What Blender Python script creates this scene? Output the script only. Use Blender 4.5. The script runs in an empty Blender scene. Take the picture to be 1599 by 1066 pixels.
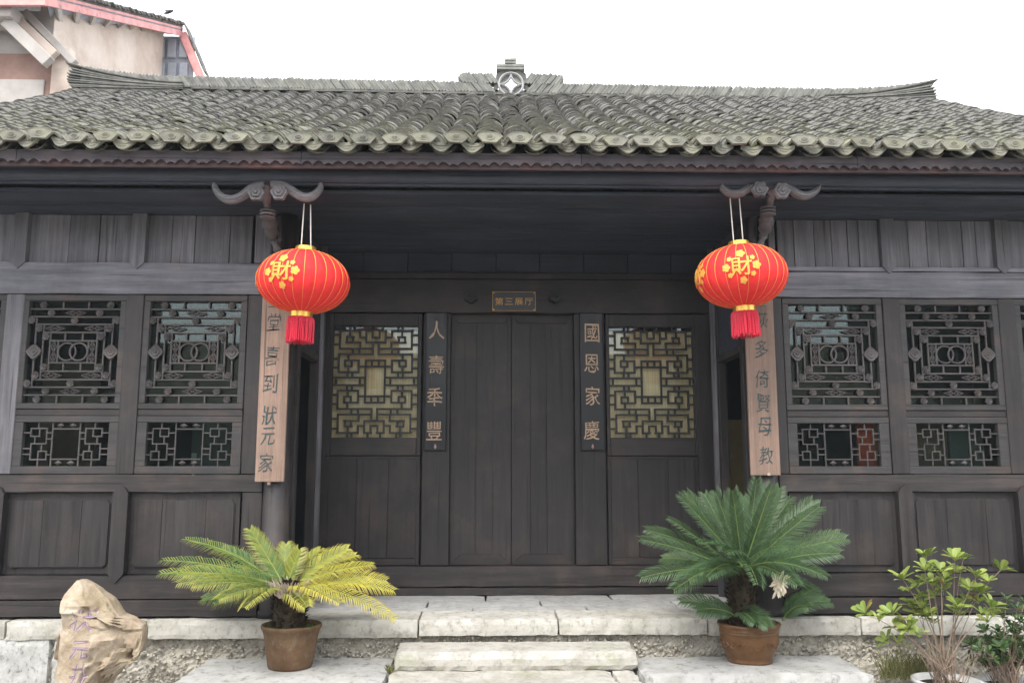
import bpy, math, random
import numpy as np
from mathutils import Vector, Matrix, noise

R = math.radians
S = bpy.context.scene
COL = S.collection
rnd = random.Random(7)

# ------------------------------------------------------------------ camera
FPX, PW, PH = 1350.0, 1599.0, 1066.0
CAM = Vector((-0.178, -6.5, 1.12))
PITCH, YAW = 8.43, 1.4
cd = bpy.data.cameras.new('camera')
cam = bpy.data.objects.new('camera', cd)
COL.objects.link(cam)
cd.sensor_width = 36.0
cd.lens = FPX / PW * 36.0
cd.clip_start, cd.clip_end = 0.05, 2000
cam.location = CAM
cam.rotation_euler = (R(90 + PITCH), 0, R(-YAW))
S.camera = cam

# ------------------------------------------------------------------ sky and sun (bright overcast)
SUN_EL, SUN_AZ = 52, 200          # azimuth measured from +Y clockwise: behind the camera, a little left
world = bpy.data.worlds.new('World')
S.world = world
world.use_nodes = True
nt = world.node_tree
nt.nodes.clear()
out = nt.nodes.new('ShaderNodeOutputWorld')
bg = nt.nodes.new('ShaderNodeBackground')
sky = nt.nodes.new('ShaderNodeTexSky')
sky.sky_type = 'NISHITA'
sky.sun_disc = False
sky.sun_elevation = R(SUN_EL)
sky.sun_rotation = R(SUN_AZ)
sky.dust_density = 4.0
mix = nt.nodes.new('ShaderNodeMixRGB')
mix.inputs[0].default_value = 0.82
mix.inputs[2].default_value = (9.6, 9.9, 10.4, 1)
nt.links.new(sky.outputs[0], mix.inputs[1])
nt.links.new(mix.outputs[0], bg.inputs[0])
bg.inputs[1].default_value = 0.11
nt.links.new(bg.outputs[0], out.inputs[0])
sl = bpy.data.lights.new('sun', 'SUN')
sl.energy = 1.2
sl.angle = R(24)
sl.color = (1.0, 0.96, 0.9)
so = bpy.data.objects.new('sun', sl)
COL.objects.link(so)
az = R(SUN_AZ)
sdir = Vector((math.sin(az) * math.cos(R(SUN_EL)), math.cos(az) * math.cos(R(SUN_EL)), math.sin(R(SUN_EL))))
so.rotation_euler = sdir.to_track_quat('Z', 'Y').to_euler()
so.location = sdir * 40
S.view_settings.view_transform = 'Standard'
S.view_settings.look = 'None'
S.view_settings.gamma = 1
S.view_settings.use_curve_mapping = False
S.view_settings.exposure = 1.45
S.cycles.max_bounces = 8
S.cycles.transparent_max_bounces = 10

# ------------------------------------------------------------------ pixel -> place on a plane of constant depth
CM = Matrix.Translation(CAM) @ cam.rotation_euler.to_matrix().to_4x4()
def at(px, py, Y):
    d = CM.to_3x3() @ Vector(((px - PW / 2) / FPX, -(py - PH / 2) / FPX, -1))
    return CAM + d * ((Y - CAM.y) / d.y)
def ax(px, py, Y): return at(px, py, Y).x
def azz(px, py, Y): return at(px, py, Y).z
def rect(px0, px1, py0, py1, Y):
    my, mx = (py0 + py1) / 2, (px0 + px1) / 2
    return ax(px0, my, Y), ax(px1, my, Y), azz(mx, py1, Y), azz(mx, py0, Y)

# ------------------------------------------------------------------ mesh helpers
class MB:
    def __init__(s): s.v, s.f, s.c = [], [], None
    def add(s, vs, fs):
        n = len(s.v); s.v += [tuple(p) for p in vs]; s.f += [tuple(i + n for i in f) for f in fs]
        return s
    def box(s, x0, x1, y0, y1, z0, z1, ch=0.004, M=None):
        ch = min(ch, (x1 - x0) * .3, (y1 - y0) * .3, (z1 - z0) * .3)
        cx, cy, cz = (x0 + x1) / 2, (y0 + y1) / 2, (z0 + z1) / 2
        hx, hy, hz = (x1 - x0) / 2, (y1 - y0) / 2, (z1 - z0) / 2
        if ch <= 0:
            vs = [(cx + a * hx, cy + b * hy, cz + c * hz) for a in (-1, 1) for b in (-1, 1) for c in (-1, 1)]
            fs = [(0, 1, 3, 2), (4, 6, 7, 5), (0, 4, 5, 1), (2, 3, 7, 6), (0, 2, 6, 4), (1, 5, 7, 3)]
        else:
            vs, idx = [], {}
            for a in (-1, 1):
                for b in (-1, 1):
                    for c in (-1, 1):
                        for k, p in enumerate(((a * hx, b * (hy - ch), c * (hz - ch)), (a * (hx - ch), b * hy, c * (hz - ch)), (a * (hx - ch), b * (hy - ch), c * hz))):
                            idx[a, b, c, k] = len(vs); vs.append((cx + p[0], cy + p[1], cz + p[2]))
            I = lambda a, b, c, k: idx[a, b, c, k]
            fs = []
            for a in (-1, 1): fs.append([I(a, -1, -1, 0), I(a, 1, -1, 0), I(a, 1, 1, 0), I(a, -1, 1, 0)][::a])
            for b in (-1, 1): fs.append([I(-1, b, -1, 1), I(1, b, -1, 1), I(1, b, 1, 1), I(-1, b, 1, 1)][::-b])
            for c in (-1, 1): fs.append([I(-1, -1, c, 2), I(1, -1, c, 2), I(1, 1, c, 2), I(-1, 1, c, 2)][::c])
            for a in (-1, 1):
                for b in (-1, 1):
                    fs.append([I(a, b, -1, 0), I(a, b, 1, 0), I(a, b, 1, 1), I(a, b, -1, 1)][::-a * b])
                    fs.append([I(a, -1, b, 0), I(a, 1, b, 0), I(a, 1, b, 2), I(a, -1, b, 2)][::a * b][::-1])
                    fs.append([I(-1, a, b, 1), I(1, a, b, 1), I(1, a, b, 2), I(-1, a, b, 2)][::a * b])
                    for c in (-1, 1):
                        fs.append([I(a, b, c, 0), I(a, b, c, 1), I(a, b, c, 2)][::a * b * c])
        if M is not None: vs = [M @ Vector(p) for p in vs]
        return s.add(vs, fs)
    def prism(s, poly, y0, y1):                     # polygon in x,z (counter-clockwise seen from -Y) with depth y0..y1
        n = len(poly)
        vs = [(x, y0, z) for x, z in poly] + [(x, y1, z) for x, z in poly]
        fs = [tuple(range(n)), tuple(range(2 * n - 1, n - 1, -1))]
        fs += [(i, i + n, (i + 1) % n + n, (i + 1) % n) for i in range(n)]
        return s.add(vs, fs)
    def tube(s, pts, r, n=8, flat=1.0, cap=True):
        pts = [Vector(p) for p in pts]
        m = len(pts)
        rs = r if isinstance(r, (list, tuple)) else [r] * m
        base = len(s.v); up = None
        for i, p in enumerate(pts):
            t = (pts[min(i + 1, m - 1)] - pts[max(i - 1, 0)]).normalized()
            if up is None:
                up = Vector((0, 1, 0)) if abs(t.y) < .9 else Vector((1, 0, 0))
            a = (up - t * up.dot(t)).normalized(); up = a
            b = t.cross(a)
            for k in range(n):
                an = 2 * math.pi * k / n
                s.v.append(tuple(p + a * (math.cos(an) * rs[i] * flat) + b * (math.sin(an) * rs[i])))
        for i in range(m - 1):
            for k in range(n):
                s.f.append((base + i * n + k, base + i * n + (k + 1) % n, base + (i + 1) * n + (k + 1) % n, base + (i + 1) * n + k))
        if cap:
            s.f.append(tuple(base + k for k in range(n))[::-1])
            s.f.append(tuple(base + (m - 1) * n + k for k in range(n)))
        return s
    def lathe(s, prof, n=24, c=(0, 0, 0), close=True):
        base = len(s.v)
        for r, z in prof:
            for k in range(n):
                a = 2 * math.pi * k / n
                s.v.append((c[0] + r * math.cos(a), c[1] + r * math.sin(a), c[2] + z))
        for i in range(len(prof) - 1):
            for k in range(n):
                s.f.append((base + i * n + k, base + i * n + (k + 1) % n, base + (i + 1) * n + (k + 1) % n, base + (i + 1) * n + k))
        if close:
            s.f.append(tuple(base + k for k in range(n))[::-1])
            s.f.append(tuple(base + (len(prof) - 1) * n + k for k in range(n)))
        return s
    def build(s, name, mat, parent=None, loc=(0, 0, 0), smooth=False, **props):
        me = bpy.data.meshes.new(name)
        me.from_pydata(s.v, [], s.f)
        me.materials.append(mat)
        if smooth: me.polygons.foreach_set('use_smooth', [True] * len(me.polygons))
        me.update()
        return link(name, me, parent, loc, **props)

def link(name, me, parent=None, loc=(0, 0, 0), rot=None, **props):
    o = bpy.data.objects.new(name, me)
    COL.objects.link(o)
    o.location = loc
    if rot: o.rotation_euler = rot
    o.parent = parent
    for k, v in props.items(): o[k] = v
    return o

def thing(name, label, cat, loc=(0, 0, 0), group=None, rot=(0, 0, 0)):
    o = bpy.data.objects.new(name, None)
    COL.objects.link(o)
    o.location = loc
    o.rotation_euler = rot
    o['label'] = label; o['category'] = cat
    if group: o['group'] = group
    return o

def children(o): return [c for c in bpy.data.objects if c.parent == o]
def copy_tree(o, parent, loc, kids=None):
    c = o.copy(); COL.objects.link(c); c.parent = parent; c.location = loc
    for ch in kids:
        d = ch.copy(); COL.objects.link(d); d.parent = c
    return c

def rough(mb, amp, freq, seed=0, zlock=None):
    o = Vector((seed * 3.1, seed * 7.7, seed * 1.3))
    mb.v = [tuple(Vector(p) + noise.noise_vector((Vector(p) + o) * freq) * amp) for p in mb.v]
    return mb

def block(x0, x1, y0, y1, z0, z1, step=0.05, amp=0.006, freq=9.0, seed=0, ch=0.012):
    """stone block: a gridded box with rounded, uneven edges"""
    nx, ny, nz = [max(1, min(40, int(round((b - a) / step)))) for a, b in ((x0, x1), (y0, y1), (z0, z1))]
    key, vs, fs = {}, [], []
    c = Vector(((x0 + x1) / 2, (y0 + y1) / 2, (z0 + z1) / 2)); h = Vector(((x1 - x0) / 2, (y1 - y0) / 2, (z1 - z0) / 2))
    so_ = Vector((seed * 5.3, seed * 2.1, seed * 9.7))
    def V(i, j, k):
        if (i, j, k) not in key:
            p = Vector((x0 + (x1 - x0) * i / nx, y0 + (y1 - y0) * j / ny, z0 + (z1 - z0) * k / nz))
            e = (i in (0, nx)) + (j in (0, ny)) + (k in (0, nz))
            q = p - c
            if e >= 2:
                g = ch * (1 + 1.2 * noise.noise(p * 14 + so_))
                for d in range(3):
                    if abs(abs(q[d]) - h[d]) < 1e-6: q[d] -= math.copysign(min(g * .6, h[d] * .5), q[d])
            q += noise.noise_vector((p + so_) * freq) * amp + noise.noise_vector((p + so_) * freq * 3.3) * amp * .4
            key[i, j, k] = len(vs); vs.append(c + q)
        return key[i, j, k]
    for i in range(nx):
        for j in range(ny):
            fs.append((V(i, j, 0), V(i, j + 1, 0), V(i + 1, j + 1, 0), V(i + 1, j, 0)))
            fs.append((V(i, j, nz), V(i + 1, j, nz), V(i + 1, j + 1, nz), V(i, j + 1, nz)))
    for i in range(nx):
        for k in range(nz):
            fs.append((V(i, 0, k), V(i + 1, 0, k), V(i + 1, 0, k + 1), V(i, 0, k + 1)))
            fs.append((V(i, ny, k), V(i, ny, k + 1), V(i + 1, ny, k + 1), V(i + 1, ny, k)))
    for j in range(ny):
        for k in range(nz):
            fs.append((V(0, j, k), V(0, j, k + 1), V(0, j + 1, k + 1), V(0, j + 1, k)))
            fs.append((V(nx, j, k), V(nx, j + 1, k), V(nx, j + 1, k + 1), V(nx, j, k + 1)))
    return MB().add(vs, fs)

# ------------------------------------------------------------------ materials
def mat_base(name, rough_=0.7, spec=0.5):
    m = bpy.data.materials.new(name); m.use_nodes = True
    t = m.node_tree; b = t.nodes['Principled BSDF']
    b.inputs['Roughness'].default_value = rough_
    b.inputs['Specular IOR Level'].default_value = spec
    return m, t, b
def N(t, typ, **kw):
    n = t.nodes.new(typ)
    for k, v in kw.items(): setattr(n, k, v)
    return n
def pos(t, scale):
    g = N(t, 'ShaderNodeNewGeometry'); mp = N(t, 'ShaderNodeMapping')
    mp.inputs['Scale'].default_value = scale
    t.links.new(g.outputs['Position'], mp.inputs[0])
    return mp.outputs[0]
def nz(t, vec, sc, det=6, ro=.6):
    n = N(t, 'ShaderNodeTexNoise'); n.inputs['Scale'].default_value = sc; n.inputs['Detail'].default_value = det; n.inputs['Roughness'].default_value = ro
    t.links.new(vec, n.inputs['Vector'])
    return n.outputs['Fac']
def ramp(t, fac, stops):
    r = N(t, 'ShaderNodeValToRGB')
    el = r.color_ramp.elements
    while len(el) < len(stops): el.new(.5)
    for e, (p, c) in zip(el, stops):
        e.position = p; e.color = (*c, 1) if len(c) == 3 else c
    t.links.new(fac, r.inputs[0])
    return r.outputs[0]
def mixc(t, fac, a, b, mode='MIX'):
    m = N(t, 'ShaderNodeMixRGB', blend_type=mode)
    for i, x in ((0, fac), (1, a), (2, b)):
        if isinstance(x, (int, float)): m.inputs[i].default_value = x
        elif isinstance(x, tuple): m.inputs[i].default_value = (*x, 1)
        else: t.links.new(x, m.inputs[i])
    return m.outputs[0]
def bump(t, b, h, strength=.3, dist=.01):
    n = N(t, 'ShaderNodeBump'); n.inputs['Strength'].default_value = strength; n.inputs['Distance'].default_value = dist
    t.links.new(h, n.inputs['Height']); t.links.new(n.outputs[0], b.inputs['Normal'])
def objrand(t, lo=.8, hi=1.2):
    o = N(t, 'ShaderNodeObjectInfo'); m = N(t, 'ShaderNodeMapRange')
    m.inputs['To Min'].default_value = lo; m.inputs['To Max'].default_value = hi
    t.links.new(o.outputs['Random'], m.inputs[0])
    return m.outputs[0]

def wood(name, dark, mid, light, horiz, tint=(.10, .055, .03), tint_amt=.5, rgh=.55, spec=.5, grain=1.0):
    m, t, b = mat_base(name, rgh, spec)
    s = (1.3, 14, 22) if horiz else (22, 14, 1.1)
    v = pos(t, s)
    o = N(t, 'ShaderNodeObjectInfo'); ad = N(t, 'ShaderNodeVectorMath', operation='MULTIPLY_ADD')
    t.links.new(o.outputs['Random'], ad.inputs[0]); ad.inputs[1].default_value = (17, 31, 11); t.links.new(v, ad.inputs[2])
    f = nz(t, ad.outputs[0], 1.0, 8, .65)
    col = ramp(t, f, [(.28, dark), (.52, mid), (.78, light)])
    big = nz(t, pos(t, (1, 1, 1)), 3.2, 4, .6)
    tf = ramp(t, big, [(.5, (0, 0, 0)), (.75, (tint_amt,) * 3)])
    col = mixc(t, tf, col, tint)
    fine = nz(t, pos(t, (3, 60, 130) if horiz else (130, 60, 2.6)), 1.0, 4, .7)
    col = mixc(t, .55, col, ramp(t, fine, [(.3, (.6,) * 3), (.5, (1, 1, 1)), (.72, (1.3,) * 3)]), 'MULTIPLY')
    # pale scuffs and dust specks
    sp = nz(t, pos(t, (3, 3, 16) if horiz else (16, 3, 3)), 4.0, 10, .75)
    spf = ramp(t, sp, [(.62, (0, 0, 0)), (.78, (.42,) * 3)])
    col = mixc(t, spf, col, tuple(x * 2.6 for x in light))
    # thin dark cracks along the grain
    cr = nz(t, pos(t, (.8, 20, 46) if horiz else (46, 20, .8)), 1.0, 3, .5)
    crf = ramp(t, cr, [(.30, (.75,) * 3), (.37, (0, 0, 0))])
    col = mixc(t, crf, col, tuple(x * .35 for x in dark))
    st_ = nz(t, pos(t, (1, 1, .8)), 1.7, 7, .68)
    col = mixc(t, .8, col, ramp(t, st_, [(.32, (.62,) * 3), (.5, (1, 1, 1)), (.7, (1.35, 1.33, 1.33))]), 'MULTIPLY')
    hv = N(t, 'ShaderNodeHueSaturation')
    t.links.new(objrand(t, .80, 1.18), hv.inputs['Value']); t.links.new(col, hv.inputs['Color'])
    t.links.new(hv.outputs[0], b.inputs['Base Color'])
    rr = ramp(t, f, [(.3, (rgh - .12,) * 3), (.7, (rgh + .18,) * 3)])
    t.links.new(rr, b.inputs['Roughness'])
    h = mixc(t, .35, f, crf, 'SUBTRACT')
    bump(t, b, h, .45 * grain, .006)
    return m

WV = wood('dark_wood_upright', (0.0105, 0.0091, 0.0098), (0.0215, 0.0182, 0.0184), (0.0421, 0.0351, 0.0345), False, (.075, .052, .040), .45)
WH = wood('dark_wood_level', (0.0122, 0.0105, 0.0106), (0.0254, 0.0209, 0.0204), (0.0488, 0.0400, 0.0384), True, (.085, .058, .044), .45)
PV = wood('weathered_brightened_wood_upright', (0.0642, 0.0629, 0.0701), (0.1348, 0.1310, 0.1442), (0.2312, 0.2234, 0.2381), False, (.12, .10, .095), .4, .62)  # upper wing wood: weathered, and brightened in colour to offset the eave shade
PH_ = wood('weathered_brightened_wood_level', (0.0739, 0.0739, 0.0858), (0.1478, 0.1451, 0.1661), (0.2352, 0.2285, 0.2492), True, (.13, .11, .095), .4, .62)
FW = wood('fascia_wood', (0.0371, 0.0304, 0.0356), (0.0650, 0.0536, 0.0601), (0.0929, 0.0759, 0.0819), True, (.13, .09, .085), .5, .7)
RW = wood('red_brown_wood', (.035, .022, .022), (.06, .036, .036), (.085, .05, .048), True, (.10, .035, .03), .6, .65)
DK = wood('blue_veil_wood', (0.0174, 0.0208, 0.0295), (0.0337, 0.0404, 0.0570), (0.0524, 0.0612, 0.0823), True, (.07, .06, .055), .2, .6)  # dark eave wood with the bluish veil of light mixed into its colour
CV = wood('carved_wood', (.09, .088, .092), (.16, .155, .16), (.24, .235, .24), True, (.10, .06, .05), .3, .7)
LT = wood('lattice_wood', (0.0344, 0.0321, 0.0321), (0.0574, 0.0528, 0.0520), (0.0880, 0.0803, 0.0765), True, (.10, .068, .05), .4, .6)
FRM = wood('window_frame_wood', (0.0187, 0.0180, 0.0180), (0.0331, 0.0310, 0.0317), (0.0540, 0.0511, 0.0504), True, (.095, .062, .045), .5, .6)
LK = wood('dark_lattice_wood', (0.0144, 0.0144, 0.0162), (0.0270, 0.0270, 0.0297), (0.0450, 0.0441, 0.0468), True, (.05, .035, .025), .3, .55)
NW = wood('plain_wood', (0.1710, 0.1098, 0.0810), (0.2475, 0.1638, 0.1233), (0.3105, 0.2160, 0.1710), False, (.27, .18, .14), .5, .65)
BL = wood('black_lacquer', (0.0064, 0.0072, 0.0096), (0.0104, 0.0112, 0.0144), (0.0160, 0.0168, 0.0200), False, (.02, .015, .013), .2, .38, .5, .5)

def simple(name, col, rgh=.6, metal=0, var=.15, scale=30, spec=.5, bmp=0.0):
    m, t, b = mat_base(name, rgh, spec)
    f = nz(t, pos(t, (1, 1, 1)), scale, 5, .6)
    c = ramp(t, f, [(.25, tuple(x * (1 - var) for x in col)), (.75, tuple(min(1, x * (1 + var)) for x in col))])
    t.links.new(c, b.inputs['Base Color']); b.inputs['Metallic'].default_value = metal
    if bmp: bump(t, b, f, bmp, .01)
    return m

def stone(name, a, b_, c, moss=(.16, .17, .07), moss_amt=.3, dirt=(.10, .085, .065), dirt_amt=.4, bmp=.5, sc=6):
    m, t, b = mat_base(name, .85, .3)
    f = nz(t, pos(t, (1, 1, 1)), sc, 10, .68)
    col = ramp(t, f, [(.3, a), (.5, b_), (.72, c)])
    f2 = nz(t, pos(t, (1, 1, 2.2)), sc * .6, 6, .7)
    col = mixc(t, ramp(t, f2, [(.52, (0, 0, 0)), (.72, (moss_amt,) * 3)]), col, moss)
    f3 = nz(t, pos(t, (1.3, 1, 1)), sc * 2.7, 8, .7)
    col = mixc(t, ramp(t, f3, [(.52, (0, 0, 0)), (.69, (dirt_amt,) * 3)]), col, dirt)
    g = nz(t, pos(t, (1, 1, 1)), 90, 4, .7)
    col = mixc(t, ramp(t, g, [(.58, (0, 0, 0)), (.75, (.35,) * 3)]), col, tuple(x * .45 for x in a))
    hv = N(t, 'ShaderNodeHueSaturation'); t.links.new(objrand(t, .9, 1.1), hv.inputs['Value']); t.links.new(col, hv.inputs['Color'])
    t.links.new(hv.outputs[0], b.inputs['Base Color'])
    bump(t, b, mixc(t, .4, f3, g), bmp, .012)
    return m

ST_EDGE = stone('edge_limestone', (0.3534, 0.3348, 0.2883), (0.4836, 0.4650, 0.4185), (0.5952, 0.5766, 0.5301), moss_amt=.3, dirt_amt=.6)
ST_STEP = stone('mossy_limestone', (0.3420, 0.3230, 0.2850), (0.4560, 0.4370, 0.3895), (0.5510, 0.5320, 0.4845), moss=(.21, .22, .09), moss_amt=.55, dirt_amt=.5)
ST_PAVE = stone('paving_stone_grey', (.28, .28, .28), (.37, .37, .36), (.45, .45, .44), moss_amt=.15, dirt_amt=.45)
ST_SLAB = stone('slab_stone', (.33, .33, .32), (.43, .425, .41), (.5, .5, .485), moss_amt=.3, dirt_amt=.75, sc=4)
ST_RUB = stone('rubble_mortar', (0.3360, 0.3136, 0.2576), (0.4928, 0.4592, 0.3920), (0.6496, 0.6160, 0.5600), moss=(.20, .19, .08), moss_amt=.5, dirt=(.07, .055, .035), dirt_amt=.75, bmp=.9, sc=12)
ST_GRAN = stone('granite_block', (.30, .30, .28), (.42, .42, .40), (.53, .53, .51), moss_amt=.1, dirt=(.05, .05, .05), dirt_amt=.75, sc=9)
ST_ROCK = stone('tan_rock', (0.2412, 0.1799, 0.1173), (0.3819, 0.3068, 0.2214), (0.5227, 0.4444, 0.3517), moss=(.26, .25, .11), moss_amt=.4, dirt=(.22, .10, .05), dirt_amt=.35, bmp=.8, sc=5)
GROUND = stone('courtyard_paving', (.20, .19, .17), (.27, .26, .24), (.33, .32, .30), moss_amt=.3, dirt_amt=.4, sc=3)
PLASTER = stone('beige_plaster', (0.4620, 0.3630, 0.2970), (0.5940, 0.4950, 0.4180), (0.6820, 0.5940, 0.5280), moss=(.34, .22, .17), moss_amt=.45, dirt_amt=.12, bmp=.2, sc=1.2)
CONC = stone('pale_concrete', (0.3528, 0.3210, 0.2953), (0.4368, 0.4034, 0.3751), (0.5040, 0.4775, 0.4469), moss_amt=0, dirt_amt=.15, bmp=.2, sc=2)
BRICKY = stone('brown_wall', (.22, .13, .10), (.27, .17, .14), (.34, .23, .19), moss_amt=0, dirt_amt=.2, bmp=.3, sc=2)

def tile_mat(name, a, b_, c, moss_near, moss=(.20, .205, .085)):
    m, t, b = mat_base(name, .8, .35)
    f = nz(t, pos(t, (1, 1, 1)), 9, 8, .7)
    col = ramp(t, f, [(.3, a), (.5, b_), (.72, c)])
    # moss grows towards the wet eave
    g = N(t, 'ShaderNodeNewGeometry'); sx = N(t, 'ShaderNodeSeparateXYZ'); t.links.new(g.outputs['Position'], sx.inputs[0])
    mr = N(t, 'ShaderNodeMapRange'); mr.inputs['From Min'].default_value = -1.0; mr.inputs['From Max'].default_value = 2.4
    mr.inputs['To Min'].default_value = moss_near; mr.inputs['To Max'].default_value = .12
    t.links.new(sx.outputs['Y'], mr.inputs[0])
    f2 = nz(t, pos(t, (1, 1, 1)), 4.5, 8, .7)
    ff = ramp(t, f2, [(.38, (0, 0, 0)), (.62, (1, 1, 1))])
    mm = N(t, 'ShaderNodeMath', operation='MULTIPLY'); t.links.new(ff, mm.inputs[0]); t.links.new(mr.outputs[0], mm.inputs[1])
    col = mixc(t, mm.outputs[0], col, moss)
    li = nz(t, pos(t, (1, 1, 1)), 38, 4, .6)
    col = mixc(t, ramp(t, li, [(.62, (0, 0, 0)), (.7, (.5,) * 3)]), col, (.30, .30, .28))
    hv = N(t, 'ShaderNodeHueSaturation'); t.links.new(objrand(t, .82, 1.16), hv.inputs['Value']); t.links.new(col, hv.inputs['Color'])
    t.links.new(hv.outputs[0], b.inputs['Base Color'])
    bump(t, b, li, .5, .006)
    return m
TILE = tile_mat('grey_clay_tile', (0.0579, 0.0561, 0.0538), (0.1120, 0.1071, 0.1009), (0.1737, 0.1645, 0.1527), .45)
TILE_EDGE = tile_mat('mossy_tile_end', (0.1073, 0.1062, 0.0894), (0.1669, 0.1639, 0.1401), (0.2206, 0.2146, 0.1878), .5, (.235, .23, .145))
RIDGE_T = tile_mat('ridge_clay_tile', (0.1056, 0.1056, 0.1012), (0.1760, 0.1760, 0.1628), (0.2552, 0.2508, 0.2288), .4)
WHITE_T = simple('limewash', (.42, .42, .42), .8, 0, .2, 12)

RED = simple('red_silk', (.77, .034, .035), .75, 0, .10, 22, .22, .15)
GOLD = simple('gold_foil', (.80, .50, .10), .28, .75, .12, 40)
GOLDP = simple('gold_print', (.80, .40, .07), .6, .1, .2, 40)
TAS = simple('red_tassel', (.62, .02, .05), .6, 0, .2, 60)
CORD = simple('pale_cord', (.80, .79, .70), .7)
CHG = simple('dark_green_paint', (.028, .055, .058), .6, 0, .35, 50)
CHP = simple('dull_gold_paint', (.52, .36, .24), .6, 0, .3, 60)
CHY = simple('yellow_gold_paint', (.55, .30, .07), .5, 0, .2, 60)
PURP = simple('purple_paint', (.26, .17, .25), .7, 0, .25, 60)
PLQ = simple('plaque_face', (.022, .022, .028), .4, 0, .2, 30)
TERRA = stone('brown_clay_pot', (0.0858, 0.0495, 0.0264), (0.1320, 0.0759, 0.0396), (0.1782, 0.1089, 0.0627), moss=(.2, .16, .09), moss_amt=.4, dirt=(.24, .22, .19), dirt_amt=.35, bmp=.3, sc=7)
GLAZE = stone('brown_glazed_pot', (0.0702, 0.0328, 0.0140), (0.1209, 0.0585, 0.0234), (0.1638, 0.0819, 0.0351), moss=(.10, .08, .04), moss_amt=.4, dirt=(.24, .17, .1), dirt_amt=.25, bmp=.2, sc=7)
GLAZE.node_tree.nodes['Principled BSDF'].inputs['Roughness'].default_value = .35
SOIL = simple('dark_soil', (.035, .026, .018), .95, 0, .4, 60, .2, .8)
HUSK = simple('shaggy_trunk', (.042, .032, .02), .95, 0, .6, 45, .2)
MOSSM = simple('moss', (.07, .10, .022), .95, 0, .4, 60, .2)
COTTON = simple('woolly_heart', (.42, .34, .28), .95, 0, .3, 50, .2)
CREAM = simple('dry_cone', (.62, .55, .42), .8, 0, .15, 50)
STEM = simple('reddish_stem', (.27, .20, .15), .8, 0, .3, 40)
WPOT = simple('white_pot', (.70, .70, .69), .35, 0, .06, 9)
PINK = simple('faded_red_paint', (.64, .29, .275), .7, 0, .35, 5)
BLUEG = simple('blue_grey_board', (.36, .38, .43), .8, 0, .25, 6)
IRON = simple('rusty_wire', (.10, .06, .05), .6, .3, .3, 40)
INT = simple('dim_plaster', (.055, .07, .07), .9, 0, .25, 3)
PANO = simple('orange_panel', (.80, .24, .06), .7, 0, .3, 4)
PANR = simple('red_panel', (.72, .09, .04), .7, 0, .3, 4)
PANB = simple('brown_panel', (.16, .10, .055), .7, 0, .3, 4)
PANY = simple('ochre_panel', (.34, .24, .11), .7, 0, .2, 4)
PANG = simple('green_grey_panel', (.13, .16, .14), .7, 0, .2, 4)
CARD = simple('white_card', (.65, .64, .6), .7, 0, .05, 4)
BIRD = simple('dark_feathers', (.035, .038, .045), .7)

def blind_mat():
    m, t, b = mat_base('bamboo_blind', .7, .3)
    f = nz(t, pos(t, (60, 1, 1.5)), 2.0, 4, .6)
    c = ramp(t, f, [(.3, (.54, .42, .25)), (.6, (.74, .61, .38)), (.8, (.84, .72, .48))])
    w = N(t, 'ShaderNodeTexWave', wave_type='BANDS', bands_direction='Z'); w.inputs['Scale'].default_value = 26
    t.links.new(pos(t, (1, 1, 1)), w.inputs['Vector'])
    c = mixc(t, ramp(t, w.outputs['Fac'], [(.0, (.35,) * 3), (.35, (0, 0, 0))]), c, (.34, .28, .15))
    t.links.new(c, b.inputs['Base Color'])
    return m
BLIND = blind_mat()

def glass_mat(nm='window_glass', tint=(.72, .80, .78)):
    m = bpy.data.materials.new(nm); m.use_nodes = True
    t = m.node_tree; t.nodes.clear()
    o = N(t, 'ShaderNodeOutputMaterial'); mx = N(t, 'ShaderNodeMixShader'); fr = N(t, 'ShaderNodeFresnel'); fr.inputs[0].default_value = 1.5
    tr = N(t, 'ShaderNodeBsdfTransparent'); tr.inputs[0].default_value = (*tint, 1)
    gl = N(t, 'ShaderNodeBsdfGlossy'); gl.inputs['Roughness'].default_value = .02; gl.inputs['Color'].default_value = (.9, 1, .98, 1)
    t.links.new(fr.outputs[0], mx.inputs[0]); t.links.new(tr.outputs[0], mx.inputs[1]); t.links.new(gl.outputs[0], mx.inputs[2]); t.links.new(mx.outputs[0], o.inputs[0])
    return m
GLASS = glass_mat()
CLEAR = glass_mat('clear_glass', (.985, .99, .985))

def leaf_mat(name, rgh=.45, trans=.25):
    m, t, b = mat_base(name, rgh, .4)
    a = N(t, 'ShaderNodeVertexColor'); a.layer_name = 'Col'
    f = nz(t, pos(t, (1, 1, 1)), 25, 3, .6)
    c = mixc(t, .35, a.outputs[0], ramp(t, f, [(.3, (.55,) * 3), (.7, (1.25,) * 3)]), 'MULTIPLY')
    t.links.new(c, b.inputs['Base Color'])
    tl = N(t, 'ShaderNodeBsdfTranslucent'); t.links.new(c, tl.inputs[0])
    mx = N(t, 'ShaderNodeMixShader'); mx.inputs[0].default_value = trans
    o = t.nodes['Material Output']
    t.links.new(b.outputs[0], mx.inputs[1]); t.links.new(tl.outputs[0], mx.inputs[2]); t.links.new(mx.outputs[0], o.inputs[0])
    return m
LEAF = leaf_mat('leaf')

def colored(mb, cols, name, mat, parent, loc=(0, 0, 0), **props):
    o = mb.build(name, mat, parent, loc, **props)
    ca = o.data.color_attributes.new('Col', 'FLOAT_COLOR', 'POINT')
    ca.data.foreach_set('color', [x for c in cols for x in (c[0], c[1], c[2], 1.0)])
    return o

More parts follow.
